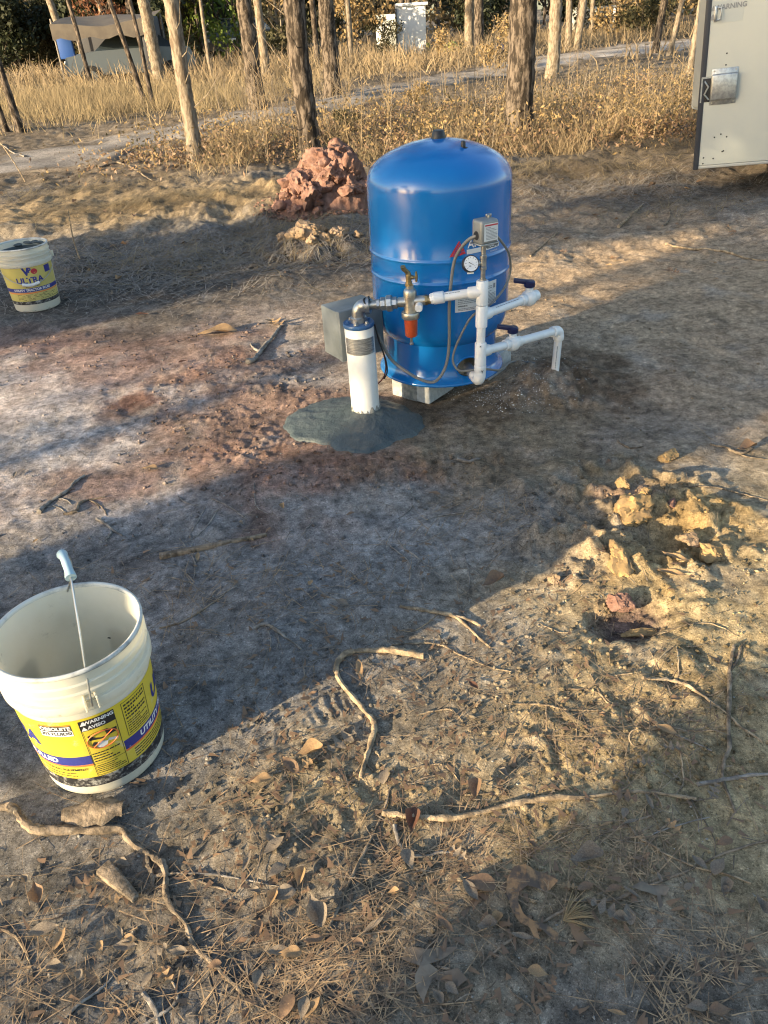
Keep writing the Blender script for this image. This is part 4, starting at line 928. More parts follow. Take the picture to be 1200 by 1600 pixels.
crumbs('soil_crumbs', 'tan soil crumbs over the foreground', [(*PX(980, 840), .36, .32, 1100), (*PX(1040, 1060), .45, .28, 1000), (*PX(700, 1150), .55, .3, 1100), (*PX(600, 1350), .75, .5, 1300), (*PX(500, 900), .9, .5, 800), (*PX(950, 560), .6, .8, 500), (*PX(350, 400), 1.5, .7, 700), (*PX(120, 680), .9, .8, 500)], 0, (.0015, .0085), None)
crumbs('mound_crumbs', 'red clay crumbs spilling round the mound', [(-.36, 6.72, .50, .16, 500), (-.3, 6.9, .55, .35, 500)], 0, (.006, .028), MT['redclay'])
crumbs('quartz_grit', 'pale grit grains over the foreground', [(*PX(560, 1200), .8, .7, 700), (*PX(560, 860), .8, .4, 900), (*PX(250, 640), .8, .7, 500), (*PX(1000, 620), .6, .7, 300)], 0, (.0010, .0042), MT['mortar'])
crumbs('pvc_shavings', 'white plastic shavings sprinkled on the soil by the pipes', [(*PX(800, 620), .16, .16, 260), (*PX(850, 600), .18, .22, 160), (*PX(740, 610), .12, .10, 90)], 0, (.0012, .0032), MT['chips'])

# ------------------------------------------------------------------ strips: needles, straw, grass
def strips(B, D, L, W_, bend, up, seg=3, follow=True, zoff=.004, twist=None):
    """B (n,2) base, D direction angle, L length, bend sideways, up (n,) elevation angle (0 lies on the ground)"""
    n = len(B); V = np.zeros((n, seg+1, 2, 3)); tt = np.linspace(0, 1, seg+1)
    for i, t in enumerate(tt):
        a = D+bend*t; e = np.clip(up-np.abs(bend)*t*.9*(up > .2), -.2, 1.6)
        hx = B[:, 0]+L*t*np.cos(D+bend*t*.5)*np.cos(e); hy = B[:, 1]+L*t*np.sin(D+bend*t*.5)*np.cos(e)
        if follow: z = gz(hx, hy)+zoff+L*t*np.sin(e)
        else: z = V0z+L*t*np.sin(e)
        wx = W_*(1-.75*t)*.5; tw = D+1.57 if twist is None else twist
        V[:, i, 0] = np.column_stack([hx+np.cos(tw)*wx, hy+np.sin(tw)*wx, z]); V[:, i, 1] = np.column_stack([hx-np.cos(tw)*wx, hy-np.sin(tw)*wx, z])
    base = (np.arange(n)*(seg+1)*2)[:, None]; Fs = []
    for i in range(seg): Fs.append(base+np.array([2*i, 2*i+1, 2*i+3, 2*i+2])[None])
    return V.reshape(-1, 3), np.concatenate(Fs)
def scatter(cl):
    out = []
    for (x, y, rx, ry, n) in cl:
        out.append(np.column_stack([x+rx*rng.normal(0, .55, n), y+ry*rng.normal(0, .55, n)]))
    return np.concatenate(out)
# pine needles in the foreground
B = scatter([(*PX(520, 1520), .18, .10, 420), (*PX(620, 1400), .10, .10, 220), (*PX(430, 1560), .16, .06, 260), (*PX(990, 1330), .08, .08, 120), (*PX(900, 1350), .12, .10, 140), (*PX(1130, 1490), .10, .08, 160), (*PX(1060, 1580), .10, .05, 150), (*PX(40, 1540), .08, .06, 130), (*PX(150, 1420), .20, .12, 130), (*PX(250, 1500), .2, .12, 110), (*PX(740, 1330), .14, .08, 170), (*PX(850, 1160), .3, .12, 220), (*PX(700, 1050), .25, .10, 150), (*PX(990, 1100), .16, .10, 160), (*PX(760, 800), .22, .16, 230), (*PX(560, 900), .5, .25, 200), (*PX(300, 930), .3, .2, 160), (*PX(380, 1250), .3, .2, 150), (*PX(600, 1300), .6, .35, 120), (*PX(930, 930), .10, .08, 70), (*PX(100, 930), .3, .15, 90), (*PX(1150, 700), .25, .2, 60), (*PX(950, 500), .8, .8, 120)])
B = B[rng.uniform(0, 1, len(B)) < .44]; n = len(B); Dn = rng.uniform(0, 2*np.pi, n)
V, Fc = strips(B, Dn, rng.uniform(.06, .17, n), rng.uniform(.0013, .0026, n), rng.normal(0, .35, n), rng.uniform(-.02, .09, n), 4, zoff=.004)
tag(np_mesh('pine_needles', V, Fc, MT['needle']), 'brown pine needles scattered over the foreground soil', None, kind='stuff')
# straw lying on the middle ground
B = scatter([(*PX(250, 330), 1.3, .5, 2300), (*PX(350, 400), 1.2, .6, 1100), (*PX(450, 360), .7, .4, 600), (*PX(900, 270), 1.0, .5, 1200), (*PX(1000, 330), 1.0, .5, 350), (*PX(1050, 230), .9, .6, 1200), (*PX(120, 300), 1.2, .6, 1200), (*PX(700, 270), 1.4, .7, 700)])
n = len(B); V, Fc = strips(B, rng.uniform(0, 6.28, n), rng.uniform(.10, .34, n), rng.uniform(.003, .007, n), rng.normal(0, .5, n), rng.uniform(-.02, .30, n), 3, zoff=.008)
tag(np_mesh('straw_litter', V, Fc, MT['straw']), 'dry straw strewn over the ground before the brush', None, kind='stuff')
B = scatter([(*PX(350, 400), 1.3, .6, 4200), (*PX(950, 300), 1.5, .7, 3000), (*PX(200, 450), .9, .5, 900), (*PX(700, 300), 1.2, .5, 900)])
n = len(B); V, Fc = strips(B, rng.uniform(0, 6.28, n), rng.uniform(.06, .22, n), rng.uniform(.003, .008, n), rng.normal(0, .6, n), rng.uniform(-.02, .25, n), 3, zoff=.006)
tag(np_mesh('twig_litter', V, Fc, MT['greywood']), 'broken grey twigs and debris on the dark middle ground', None, kind='stuff')

B = scatter([(*PX(600, 1350), .7, .45, 420), (*PX(600, 950), .9, .5, 380), (*PX(950, 1100), .5, .4, 260), (*PX(250, 700), .9, .7, 200), (*PX(1000, 480), .9, .9, 200)])
n = len(B); V, Fc = strips(B, rng.uniform(0, 6.28, n), rng.uniform(.015, .09, n), rng.uniform(.0015, .0038, n), rng.normal(0, .5, n), rng.uniform(0, .12, n), 3, zoff=.004)
tag(np_mesh('twig_bits', V, Fc, MT['wood']), 'tiny broken twig bits over the yard', None, kind='stuff')
B = scatter([(*PX(600, 1350), .7, .45, 900), (*PX(350, 400), 1.5, .8, 3800), (*PX(950, 320), 1.5, .9, 2600), (*PX(650, 1000), .9, .5, 400)])
n = len(B); V, Fc = strips(B, rng.uniform(0, 6.28, n), rng.uniform(.008, .03, n), rng.uniform(.004, .014, n), rng.normal(0, .6, n), rng.uniform(-.05, .4, n), 2, zoff=.004)
tag(np_mesh('leaf_scraps', V, Fc, MT['leafbrown']), 'crushed brown leaf scraps trodden into the soil', None, kind='stuff')
def grass(name, lab, cl, hl, wl, m, lean=.45, dens=None, avoid=True, thr=0.0):
    B = scatter(cl)
    if avoid:
        d = np.min(np.hypot(B[:, None, 0]-RC[None, :, 0], B[:, None, 1]-RC[None, :, 1]), 1); B = B[d > .85+.25*pn(B[:, 0]*2, B[:, 1]*2, 201)+1.1*sstep(3.5, 6, B[:, 0])*(B[:, 1] > 19)]
    keep = (pn(B[:, 0]*.9, B[:, 1]*.9, 211)+.7*pn(B[:, 0]*3.2, B[:, 1]*3.2, 212) > thr); B = B[keep & (B[:, 1] > 8.4+1.2*pn(B[:, 0]*.8, B[:, 1]*0, 213)) & ~((B[:, 0] < -2.0-.5*pn(B[:, 1]*2, B[:, 0], 214)) & (B[:, 1] < 13.2+.35*(B[:, 0]+4)))]
    n = len(B); hv = (.65+.6*np.clip(.5+fbm(B[:, 0]*.8, B[:, 1]*.8, 3, 221), 0, 1))
    V, Fc = strips(B, rng.uniform(0, 6.28, n), rng.uniform(*hl, n)*hv, rng.uniform(*wl, n), rng.normal(0, .9, n), np.clip(1.57-np.abs(rng.normal(0, lean, n)), .15, 1.57), 3, zoff=-.01, twist=rng.normal(0, .5, n))
    return tag(np_mesh(name, V, Fc, m), lab, None, kind='stuff')
RC = np.array([(p.x, p.y) for p in cp])
def leafy(name, lab, cl, n_h, size, m):
    B = scatter(cl); d = np.min(np.hypot(B[:, None, 0]-RC[None, :, 0], B[:, None, 1]-RC[None, :, 1]), 1); B = B[(d > .9) & (B[:, 1] > 8.3)]
    B = B[pn(B[:, 0]*1.3, B[:, 1]*1.3, 231)+.6*pn(B[:, 0]*4, B[:, 1]*4, 232) > -.15]
    n = len(B); g = np.random.default_rng(len(lab)); c = np.column_stack([B, gz(B[:, 0], B[:, 1])+n_h*g.uniform(0, 1, n)**1.6])
    a = g.normal(0, 1, (n, 3)); a /= np.linalg.norm(a, axis=1)[:, None]; b = np.cross(a, g.normal(0, 1, (n, 3))); b /= np.linalg.norm(b, axis=1)[:, None]; s_ = g.uniform(*size, n)[:, None]
    V = np.stack([c-a*s_, c+b*s_*.45, c+a*s_, c-b*s_*.45], 1).reshape(-1, 3)
    return tag(np_mesh(name, V, np.arange(n)[:, None]*4+np.arange(4)[None], m), lab, None, kind='stuff')
BELT = [(-2.0, 10.6, 1.6, 1.3), (-.2, 11.5, 1.6, 1.6), (1.4, 12.0, 1.6, 2.0), (3.4, 11.5, 1.5, 2.0), (5.0, 14, 1.6, 2.5), (3.0, 9.9, 1.3, .7), (.8, 9.6, 1.2, .6)]
leafy('dead_leaf_brush', 'dry tan leaves and husks caught in the brush belt', [(*q, 2600) for q in BELT], .45, (.012, .030), MT['tanleaf'])
leafy('brown_leaf_brush', 'brown dead leaves low in the brush belt', [(*q, 2600) for q in BELT], .22, (.015, .035), MT['leafbrown'])
leafy('green_weed_leaves', 'sparse dull green leaves in the brush belt', [(*q, 330) for q in BELT], .40, (.015, .03), MT['olive'])
grass('dry_grass', 'tall straw coloured grass field beyond the track on the left', [(-7, 20.5, 4.5, 3.5, 15000), (-4.5, 18.5, 3.0, 2.5, 9000), (-9, 17, 3.0, 3.0, 7000)], (.20, .45), (.007, .015), MT['straw'], .4, thr=-.2)
grass('dry_brush_grass', 'tangled dry grass belt behind the mound and tank', [(-2.0, 10.6, 1.6, 1.3, 8000), (-.2, 11.5, 1.6, 1.6, 8000), (1.4, 12.5, 1.6, 2.0, 8000), (.8, 9.8, 1.2, .8, 3500), (-3.0, 9.6, .8, .7, 1600)], (.08, .34), (.004, .010), MT['straw'], 1.05, thr=.22)
grass('dry_brush_grass', 'golden dry grass belt between the thick pine and the camper', [(3.4, 12.5, 1.4, 2.2, 7000), (5.0, 14, 1.6, 2.5, 7000), (3.0, 10.2, 1.3, .8, 3500), (6.5, 18, 2, 3, 4500)], (.08, .34), (.004, .010), MT['straw'], 1.0, thr=.18)
grass('dead_weeds', 'grey brown dead weeds mixed through the brush', [(-1.5, 10.8, 1.8, 1.5, 4500), (1.2, 11, 1.8, 1.8, 6000), (3.2, 10.2, 1.6, .9, 6500), (4.5, 13, 2, 2.5, 4500), (2.2, 9.4, .6, .5, 1500)], (.12, .46), (.004, .011), MT['strawgrey'], .95)
grass('ground_litter', 'dry undergrowth below the distant wood', [(0, 27, 9, 4, 9000), (-8, 30, 6, 4, 6000), (10, 36, 9, 5, 7000), (4, 42, 14, 6, 6000)], (.25, .7), (.02, .045), MT['strawgrey'], .6, thr=-.5)

# ------------------------------------------------------------------ trees
def leaf_cloud(n, blobs, size, seed, el=1.9, droop=0.0):
    g = np.random.default_rng(seed); bl_ = np.array(blobs, float); wgt = (bl_[:, 3]*bl_[:, 4]*bl_[:, 5]); k = g.choice(len(bl_), n, p=wgt/wgt.sum())
    d = g.normal(0, 1, (n, 3)); d /= np.linalg.norm(d, axis=1)[:, None]; r = g.uniform(0, 1, n)**.45
    c = bl_[k, :3]+d*r[:, None]*bl_[k, 3:6]
    a = g.normal(0, 1, (n, 3)); a[:, 2] -= droop; a /= np.linalg.norm(a, axis=1)[:, None]; b = np.cross(a, g.normal(0, 1, (n, 3))); b /= np.linalg.norm(b, axis=1)[:, None]
    s = g.uniform(*size, n)[:, None]
    V = np.stack([c-a*s*el*.5, c+b*s*.5, c+a*s*el*.5, c-b*s*.5], 1)
    return V.reshape(-1, 3), (np.arange(n)[:, None]*4+np.arange(4)[None])
def branchy(seed, h, n, r, spread, rise=.7, start=.3):
    g = random.Random(seed); gs = []
    for k in range(n):
        z = h*(start+(1-start)*k/max(1, n-1)*.95); a = g.uniform(0, 6.28); L = spread*(1-.55*(z/h))*g.uniform(.6, 1.1)
        p0 = Vector((0, 0, z)); p1 = p0+Vector((math.cos(a)*L*.5, math.sin(a)*L*.5, L*.5*rise*g.uniform(.4, 1))); p2 = p0+Vector((math.cos(a)*L, math.sin(a)*L, L*rise*g.uniform(.6, 1.2)))
        gs.append(tube([p0, p1, p2], [r, r*.6, r*.2], 5, False))
    return join(*gs)
def trunk_geo(h, r, seed, n=16, rings=60, bark=.10, bow=.0, flare=.35):
    zz = np.concatenate([np.linspace(-.05, 2.6, rings), np.linspace(2.9, h, 14)]); a = np.linspace(0, 2*np.pi, n, endpoint=False)
    A, Zz = np.meshgrid(a, zz); rad = r*(1-.62*np.clip(Zz, 0, h)/h)*(1+flare*np.exp(-np.clip(Zz, 0, 9)/.16))
    nx = np.cos(A)*2.2+seed*7.7; ny = np.sin(A)*2.2
    rid = np.abs(fbm(nx*1.6+ny, Zz*5+ny*1.3, 3, 300+seed % 40))-.25
    rad = rad*(1+bark*2.2*rid)
    bx = bow*np.sin(Zz/h*3.0)+.03*fbm(Zz*.5, Zz*0+seed, 2, 310); by = .03*fbm(Zz*.5, Zz*0-seed, 2, 311)
    V = np.stack([rad*np.cos(A)+bx, rad*np.sin(A)+by, Zz], -1).reshape(-1, 3); m = len(zz)
    ii = np.arange(m*n).reshape(m, n); i2 = np.roll(ii, -1, 1); Fq = np.stack([ii[:-1], i2[:-1], i2[1:], ii[1:]], -1).reshape(-1, 4)
    return [tuple(v) for v in V], [tuple(f) for f in Fq]
# shared pine crown (above the picture's top edge, 7 to 13 m up)
def np_me(name, V, Fc, m): o = np_mesh(name, V, Fc, m); me = o.data; bpy.data.objects.remove(o); return me
PINE = []
for s in range(2):
    g = random.Random(s); bl_ = []
    for k in range(13):
        z = 7.2+k*.42; a = g.uniform(0, 6.28); L = 1.7*(1-.6*(k/13)); bl_.append((math.cos(a)*L*.8, math.sin(a)*L*.8, z, .75, .75, .4))
    bl_.append((0, 0, 12.4, .5, .5, .8)); PINE.append(np_me('pine_crown', *leaf_cloud(1300, bl_, (.05, .11), 400+s, 5), MT['dkgreen']))
LIMB = [mesh_of('pine_limbs', branchy(s, 12, 13, .045, 1.9, .35, .58)) for s in range(2)]
for q in LIMB: q.materials.append(MT['bark'])
def pine(px, py, wpx, lab, m='bark', lean=(0, 0), h=12.5, bow=0, group=None, twigs=False, seed=None):
    b = P(px, py); depth = b.dot(fwd)-CAM_H*fwd.z; r = wpx/F_PX*depth*.5
    s = int(px*7+py) if seed is None else seed
    t = thing('pine_tree', lab, 'tree', (b.x, b.y, gz1(b.x, b.y)-.02), group); t.rotation_euler = (R_(lean[1]), R_(lean[0]), 0)
    obj('trunk', trunk_geo(h, r, s, 18 if wpx > 15 else 10, 70 if wpx > 15 else 30, .10, bow), MT[m], t, 60, local=True)
    o = bpy.data.objects.new('crown', PINE[s % 2]); COL.objects.link(o); o.parent = t; o.scale = (h/12.9,)*3
    o = bpy.data.objects.new('limb', LIMB[s % 2]); COL.objects.link(o); o.parent = t; o.scale = (h/12.9,)*3
    if twigs:
        for q_ in range(7): obj('twig', branchy(s+q_, 2.4, 1, .008, .75, .8, .12+.11*q_), MT['barklight'], t, local=True)
    return t
pine(308, 256, 22, 'slender pale pine trunk standing alone left of the red mound', 'barklight', bow=.05, twigs=True)
pine(485, 248, 31, 'rough barked pine trunk rising right behind the red clay mound', 'bark', h=13, twigs=True)
pine(808, 224, 42, 'thickest dark pine trunk standing just behind the blue tank', 'bark', h=14)
pine(405, 173, 24, 'dark pine trunk leaning slightly left beyond the slender pale one', 'bark', (-1.2, 0), twigs=True)
pine(521, 153, 25, 'two toned pine trunk between the mound pine and the white shed', 'bark', twigs=True)
pine(862, 123, 19, 'sunlit pine trunk just right of the thickest trunk', 'barklight', twigs=True)
pine(251, 132, 19, 'sunlit pine trunk in front of the tarp shelter', 'barklight', (-1.5, 0))
pine(733, 89, 15, 'pale half of the twin trunks right of the white shed', 'barklight')
pine(748, 90, 15, 'dark half of the twin trunks right of the white shed', 'bark')
pine(640, 84, 11, 'thin dark trunk standing in front of the white shed', 'bark', h=10)
pine(887, 78, 10, 'left stem of the pale pair by the far sandy bend', 'barklight', (-2, 0))
pine(901, 77, 11, 'right stem of the pale pair by the far sandy bend', 'barklight', (4, 0))
pine(1022, 84, 11, 'brown trunk forking near the camper', 'bark', (5, 0))
pine(1045, 88, 8, 'thin trunk leaning right beside the forking brown trunk', 'barklight', (7, 0))
pine(1077, 118, 9, 'slim pale trunk right against the camper edge', 'barklight', (1, 0))
pine(34, 207, 11, 'dark sapling trunk leaning left at the far left edge', 'bark', (-3, 0), h=7)
pine(11, 208, 9, 'thin second sapling trunk at the very left edge', 'bark', (-3, 0), h=7)
pine(228, 168, 8, 'thin dark trunk leaning hard left before the grass field', 'bark', (-9, 0), h=7)
pine(241, 168, 7, 'thin upright sapling beside the hard leaning trunk', 'bark', (-2, 0), h=6)
pine(418, 122, 13, 'pale trunk behind the dark leaning pine', 'barklight', (-1, 0), twigs=True)
pine(117, 120, 12, 'pale leaning trunk left of the tarp shelter', 'barklight', (-6, 0))
pine(145, 140, 7, 'dark pole trunk crossing the tarp shelter', 'bark', (-3, 0))
pine(332, 128, 6, 'thin pale sapling right of the sunlit shelter pine', 'barklight', h=6)
pine(549, 105, 9, 'slim trunk behind the two toned pine', 'barklight', twigs=True)
pine(497, 110, 9, 'slim dark trunk left of the two toned pine', 'bark')
pine(1005, 55, 7, 'slim far trunk above the sandy bend', 'barklight')
# far wood: trunks
rr = random.Random(11)
for k in range(30):
    y = rr.uniform(36, 62); x = rr.uniform(-.52, .72)*y*.95
    b = Vector((x, y, 0)); t = thing('far_tree', 'slender trunk in the distant wood behind the clearing', 'tree', (x, y, -.05), 'distant wood trunks'); t.rotation_euler = (0, R_(rr.uniform(-5, 5)), 0)
    s = k % 5
    key = ('ft', s)
    if k < 5:
        _tc[key] = mesh_of('far_trunk', trunk_geo(11, rr.uniform(.10, .17), 900+k, 8, 14, .06, .1), 60); _tc[key].materials.append(MT['barklight' if s % 2 else 'bark'])
    o = bpy.data.objects.new('trunk', _tc[key]); COL.objects.link(o); o.parent = t
    o = bpy.data.objects.new('crown', PINE[k % 2]); COL.objects.link(o); o.parent = t; o.scale = (.85,)*3
# shrubs and understory
SH = {}
def shrub_mesh(kind, var):
    if (kind, var) not in SH:
        g = random.Random(var*13+len(kind)); bl_ = []
        for k in range(9):
            a = g.uniform(0, 6.28); d = g.uniform(.1, .75); z = g.uniform(.25, 1.5); bl_.append((math.cos(a)*d, math.sin(a)*d, z, .42, .42, .34))
        dense = {'shade': 5200, 'dkgreen': 2400, 'olive': 1700, 'green': 900, 'rust': 500, 'tanleaf': 750, 'straw': 900}[kind]
        me = np_me('foliage', *leaf_cloud(dense, bl_, (.05, .11) if kind == 'shade' else (.035, .085), var*31+7, 1.8), MT['dkgreen' if kind == 'shade' else kind])
        st = mesh_of('stem', join(branchy(var, 1.5, 8, .02, .8, .9, .1), tube([(0, 0, -.05), (.02, 0, .8), (0, .03, 1.6)], [.035, .025, .008], 6)))
        st.materials.append(MT['barklight' if var % 2 else 'bark']); SH[(kind, var)] = (me, st)
    return SH[(kind, var)]
def shrub(x, y, s, kind, var, lab, group=None, sz=None):
    t = thing('shrub', lab, 'shrub', (x, y, gz1(x, y)-.03), group); t.rotation_euler = (0, 0, (x*3.3+y) % 6.28); t.scale = (s, s, sz or s)
    me, st = shrub_mesh(kind, var)
    o = bpy.data.objects.new('foliage', me); COL.objects.link(o); o.parent = t
    o = bpy.data.objects.new('stem', st); COL.objects.link(o); o.parent = t
    return t
for k in range(26):   # dark evergreens, far left
    px = -30+k*11+rr.uniform(-8, 8); b = P(px, 112+rr.uniform(-12, 6)-px*.04)
    shrub(b.x, b.y+2, rr.uniform(1.5, 2.3), 'dkgreen' if k % 3 else 'olive', k % 3, 'dark evergreen shrub massed behind the grass field on the left', 'evergreens on the left')
for px, py, s in ((190, 108, 1.7), (178, 112, 1.2), (212, 100, 1.6)):
    b = P(px, py); shrub(b.x, b.y, s, 'rust', 0, 'shrub with rust brown leaves above the tarp shelter', 'rust leaved shrubs by the shelter', s*1.3)
for px, py, s, kd in ((318, 96, 1.7, 'green'), (345, 92, 2.0, 'green'), (375, 94, 1.5, 'green'), (300, 95, 1.5, 'olive')):
    b = P(px, py); shrub(b.x, b.y, s, kd, int(px) % 3, {318: 'bright green leafy bush nearest the sunlit shelter pine', 345: 'tallest bright green leafy bush in the middle of three', 375: 'bright green leafy bush right beside the dark leaning pine'}[px] if kd == 'green' else 'olive bush at the left of the bright green ones', 'bright green bushes' if kd == 'green' else None, s*1.4)
for k in range(30):   # middle and right understory
    y = rr.uniform(38, 58); x = -6+k*1.55+rr.uniform(-1, 1)
    if x/y > .62: x *= .6
    kd = ('olive', 'tanleaf', 'dkgreen', 'olive', 'tanleaf')[k % 5] if x < 10 else ('tanleaf', 'olive', 'tanleaf', 'straw', 'olive')[k % 5]
    shrub(x, y, rr.uniform(1.6, 2.6), kd, k % 3, 'bushy understory shrub at the foot of the distant wood', 'understory of the distant wood')
for k in range(40):   # backing mass
    y = rr.uniform(62, 80); x = -46+k*2.6+rr.uniform(-1, 1)
    shrub(x, y, rr.uniform(3.0, 4.4), ('dkgreen', 'olive', 'dkgreen', 'tanleaf')[k % 4], k % 3, 'tall dense shrub closing off the far wood', 'far backing shrubs')
for px, py, s, kd, lab in ((560, 96, 1.3, 'tanleaf', 'tan leaved bush left of the white shed'), (445, 100, 1.4, 'olive', 'olive bush between the mound pine and the dark vehicle'), (600, 92, .8, 'olive', 'low olive bush at the shed corner'), (700, 104, .6, 'tanleaf', 'low tan bush before the yellow tarp'), (780, 110, .7, 'tanleaf', 'low tan bush left of the thickest pine'), (960, 60, 1.3, 'tanleaf', 'tan bush above the sandy bend'), (540, 215, .22, 'olive', 'small green weed clump behind the mound'), (650, 190, .30, 'tanleaf', 'small tan weed bush behind the tank dome'), (1000, 60, 1.4, 'olive', 'olive bush beyond the sandy bend near the camper')):
    b = P(px, py); shrub(b.x, b.y, s, kd, int(px) % 3, lab)

# bare weed stalks in the brush
WD = [mesh_of('weed', join(tube([(0, 0, 0), (.02, .01, .5), (.0, .03, 1.0)], [.009, .007, .003], 5), branchy(50+k, 1.0, 9, .005, .40, 1.1, .25)), False) for k in range(4)]
for k, q in enumerate(WD): q.materials.append(MT['barklight' if k % 2 else 'strawgrey'])
for k in range(130):
    zone = k % 3
    x, y = ((rr.uniform(-2.6, 1.5), rr.uniform(9.2, 14)), (rr.uniform(1.5, 5.5), rr.uniform(9.6, 17)), (rr.uniform(-2.5, 3.0), rr.uniform(12, 19)))[zone]
    o = bpy.data.objects.new('weed_stalk', WD[k % 4]); COL.objects.link(o); o.location = (x, y, gz1(x, y)-.02); s = rr.uniform(.4, .85); o.scale = (s, s, s*rr.uniform(.9, 1.3)); o.rotation_euler = (R_(rr.uniform(-8, 8)), R_(rr.uniform(-8, 8)), rr.uniform(0, 6.28))
    tag(o, ('bare dry weed stalk in the brush behind the mound', 'bare dry weed stalk in the grass near the camper', 'bare dry weed stalk far back in the brush')[zone], 'weed', ('weed stalks behind the mound', 'weed stalks near the camper', 'weed stalks far back')[zone])
def stalk(pts, r, lab):
    p = smooth_path(pts, 4); o = obj('weed_stalk', tube(p, [r, r*.5], 6), MT['tanwood'], None, True, Vector(pts[0])); tag(o, lab, 'weed')
q = PG(125, 405); stalk([q, q+Vector((-.01, 0, .15)), q+Vector((.0, .02, .34))], .006, 'single upright dry stalk on the dark ground right of the far pail')
q = PG(40, 285); stalk([q, q+Vector((-.06, 0, .2)), q+Vector((-.25, .1, .55))], .008, 'thin dead stem leaning left before the sandy track')
# ------------------------------------------------------------------ camp behind the trees
def car(loc, yaw, paint, lab, s=1.0):
    t = thing('parked_car', lab, 'car', loc); t.rotation_euler = (0, 0, yaw); t.scale = (s,)*3
    def ext(pts, w0, w1, zr):
        V = []; n = len(pts)
        for sg in (-1, 1):
            for x, z in pts: V.append((x, sg*(w0 if z < zr else w1), z))
        return V, [tuple(range(n)), tuple(range(2*n-1, n-1, -1))]+[(i, n+i, n+(i+1) % n, (i+1) % n) for i in range(n)]
    obj('body', ext([(-1.95, .35), (-2.0, .62), (-1.9, .86), (-1.0, .98), (.9, 1.0), (1.85, .92), (1.98, .6), (1.9, .32)], .84, .80, .9), MT[paint], t, 30, local=True)
    cb_ = obj('cabin', ext([(-1.05, .96), (-.45, 1.42), (.75, 1.45), (1.45, .98)], .76, .64, 1.2), MT['glass'], t, False, local=True)
    obj('roof', box((.15, 0, 1.445), (1.25, 1.28, .05), 0, .02), MT[paint], t, local=True)
    for x in (-1.25, 1.2):
        for y in (-.80, .80):
            w_ = obj('wheel', rod((x, y-.1, .31), (x, y+.1, .31), [(0, .24), (.03, .31), (.17, .31), (.2, .24)], 20), MT['rubber'], t, local=True)
            obj('rim', cyl((x, y-.105, .31), (x, y+.105, .31), .17, 16), MT['silver'], w_, local=True)
    for y in (-.6, .6): obj('headlight', box((-1.93, y, .70), (.10, .34, .15), 0, .03), MT['lamp'], t, local=True)
    return t
b = P(178, 128)
car((b.x+.5, b.y+.7, -.12), R_(14), 'silver', 'silver car with its nose out under the tarp shelter')
sh = thing('tarp_shelter', 'tan tarp shelter with dark side and blue sheet behind the grass field', 'shelter', (b.x, b.y, 0))
gx0, gy0 = b.x, b.y
V = []; Fc = []
for j in range(9):
    for i in range(13):
        u_, v_ = i/12, j/8; V.append((gx0-1.35+2.9*u_, gy0-.7+2.3*v_, 1.62+.22*v_-.10*math.sin(math.pi*u_)*(1-.3*v_)+.03*math.sin(9*u_+4*v_)))
for j in range(8):
    for i in range(12): Fc.append((j*13+i, j*13+i+1, j*13+i+14, j*13+i+13))
for i in range(13): V.append((gx0-1.35+2.9*i/12, gy0-.72, 1.20+.05*math.sin(i*1.7)))
for i in range(12): Fc.append((i, i+1, 117+i+1, 117+i))
obj('roof_tarp', (V, Fc), MT['tarp'], sh)
obj('side_tarp', box((gx0+1.42, gy0+.1, .85), (.35, 1.5, 1.65), .05, .05), MT['darktarp'], sh)
obj('back_tarp', box((gx0+.1, gy0+1.75, .8), (2.8, .05, 1.6), 0, .02), MT['darktarp'], sh)
obj('blue_sheet', box((gx0-1.15, gy0-.35, .98), (.50, .10, .55), .15, .04), MT['bluetarp'], sh)
for dx in (-1.3, 1.5):
    for dy in (-.65, 1.5): obj('pole', cyl((gx0+dx, gy0+dy, -.1), (gx0+dx, gy0+dy, 1.75), .03, 8), MT['greywood'], sh)
b = P(376, 92)
car((b.x, b.y+1.2, 0), R_(70), 'darkgrey', 'dark vehicle parked in the shade behind the green bushes', 1.05)
b = P(645, 88); dpx = b.dot(fwd)-CAM_H*fwd.z; k = dpx/F_PX
shd = thing('storage_shed', 'white box shed with a flat lid among the far trees', 'shed', (b.x, b.y, 0))
obj('wall', box((b.x, b.y+.6, 1.0*k*36), (46*k, 1.2, 2.0*k*36*.93), R_(-4), .02), MT['shed'], shd)
obj('roof', box((b.x+.04, b.y+.58, 68*k), (50*k, 1.34, 4*k), R_(-4), .01), MT['shed'], shd)
obj('corner_post', box((b.x-24*k, b.y+.0, 32*k), (2.4*k, .08, 64*k), R_(-4), .01), MT['trim'], shd)
b = P(606, 88)
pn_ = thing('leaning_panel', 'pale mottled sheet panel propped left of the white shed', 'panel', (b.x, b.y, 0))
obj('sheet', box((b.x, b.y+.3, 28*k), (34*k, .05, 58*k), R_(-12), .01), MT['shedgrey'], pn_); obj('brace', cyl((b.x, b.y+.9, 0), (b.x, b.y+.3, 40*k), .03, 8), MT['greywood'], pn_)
def heap(px, py, w_, h_, m, lab, cat, seed):
    b = P(px, py); k = (b.dot(fwd)-CAM_H*fwd.z)/F_PX; tag(obj(cat.replace(' ', '_'), clod((b.x, b.y, h_*k*.35), w_*k*.5, seed, 3, (1, .8, h_/w_*1.3), .35), m, None, True, (b.x, b.y, 0)), lab, cat)
heap(665, 80, 22, 14, MT['tentyel'], 'bright yellow bundled tarp at the foot of the white shed', 'tarp', 1)
heap(708, 84, 30, 17, MT['tentgreen'], 'lime yellow tent like cover left of the twin trunks', 'cover', 2)
heap(684, 76, 26, 18, MT['darkgrey'], 'dark grey covered load right of the white shed', 'cover', 3)
heap(780, 84, 18, 14, MT['bluetarp'], 'blue tarp bundle left of the thickest pine', 'tarp', 4)
heap(750, 80, 60, 12, MT['darkgrey'], 'low dark heap behind the twin trunks', 'heap', 5)
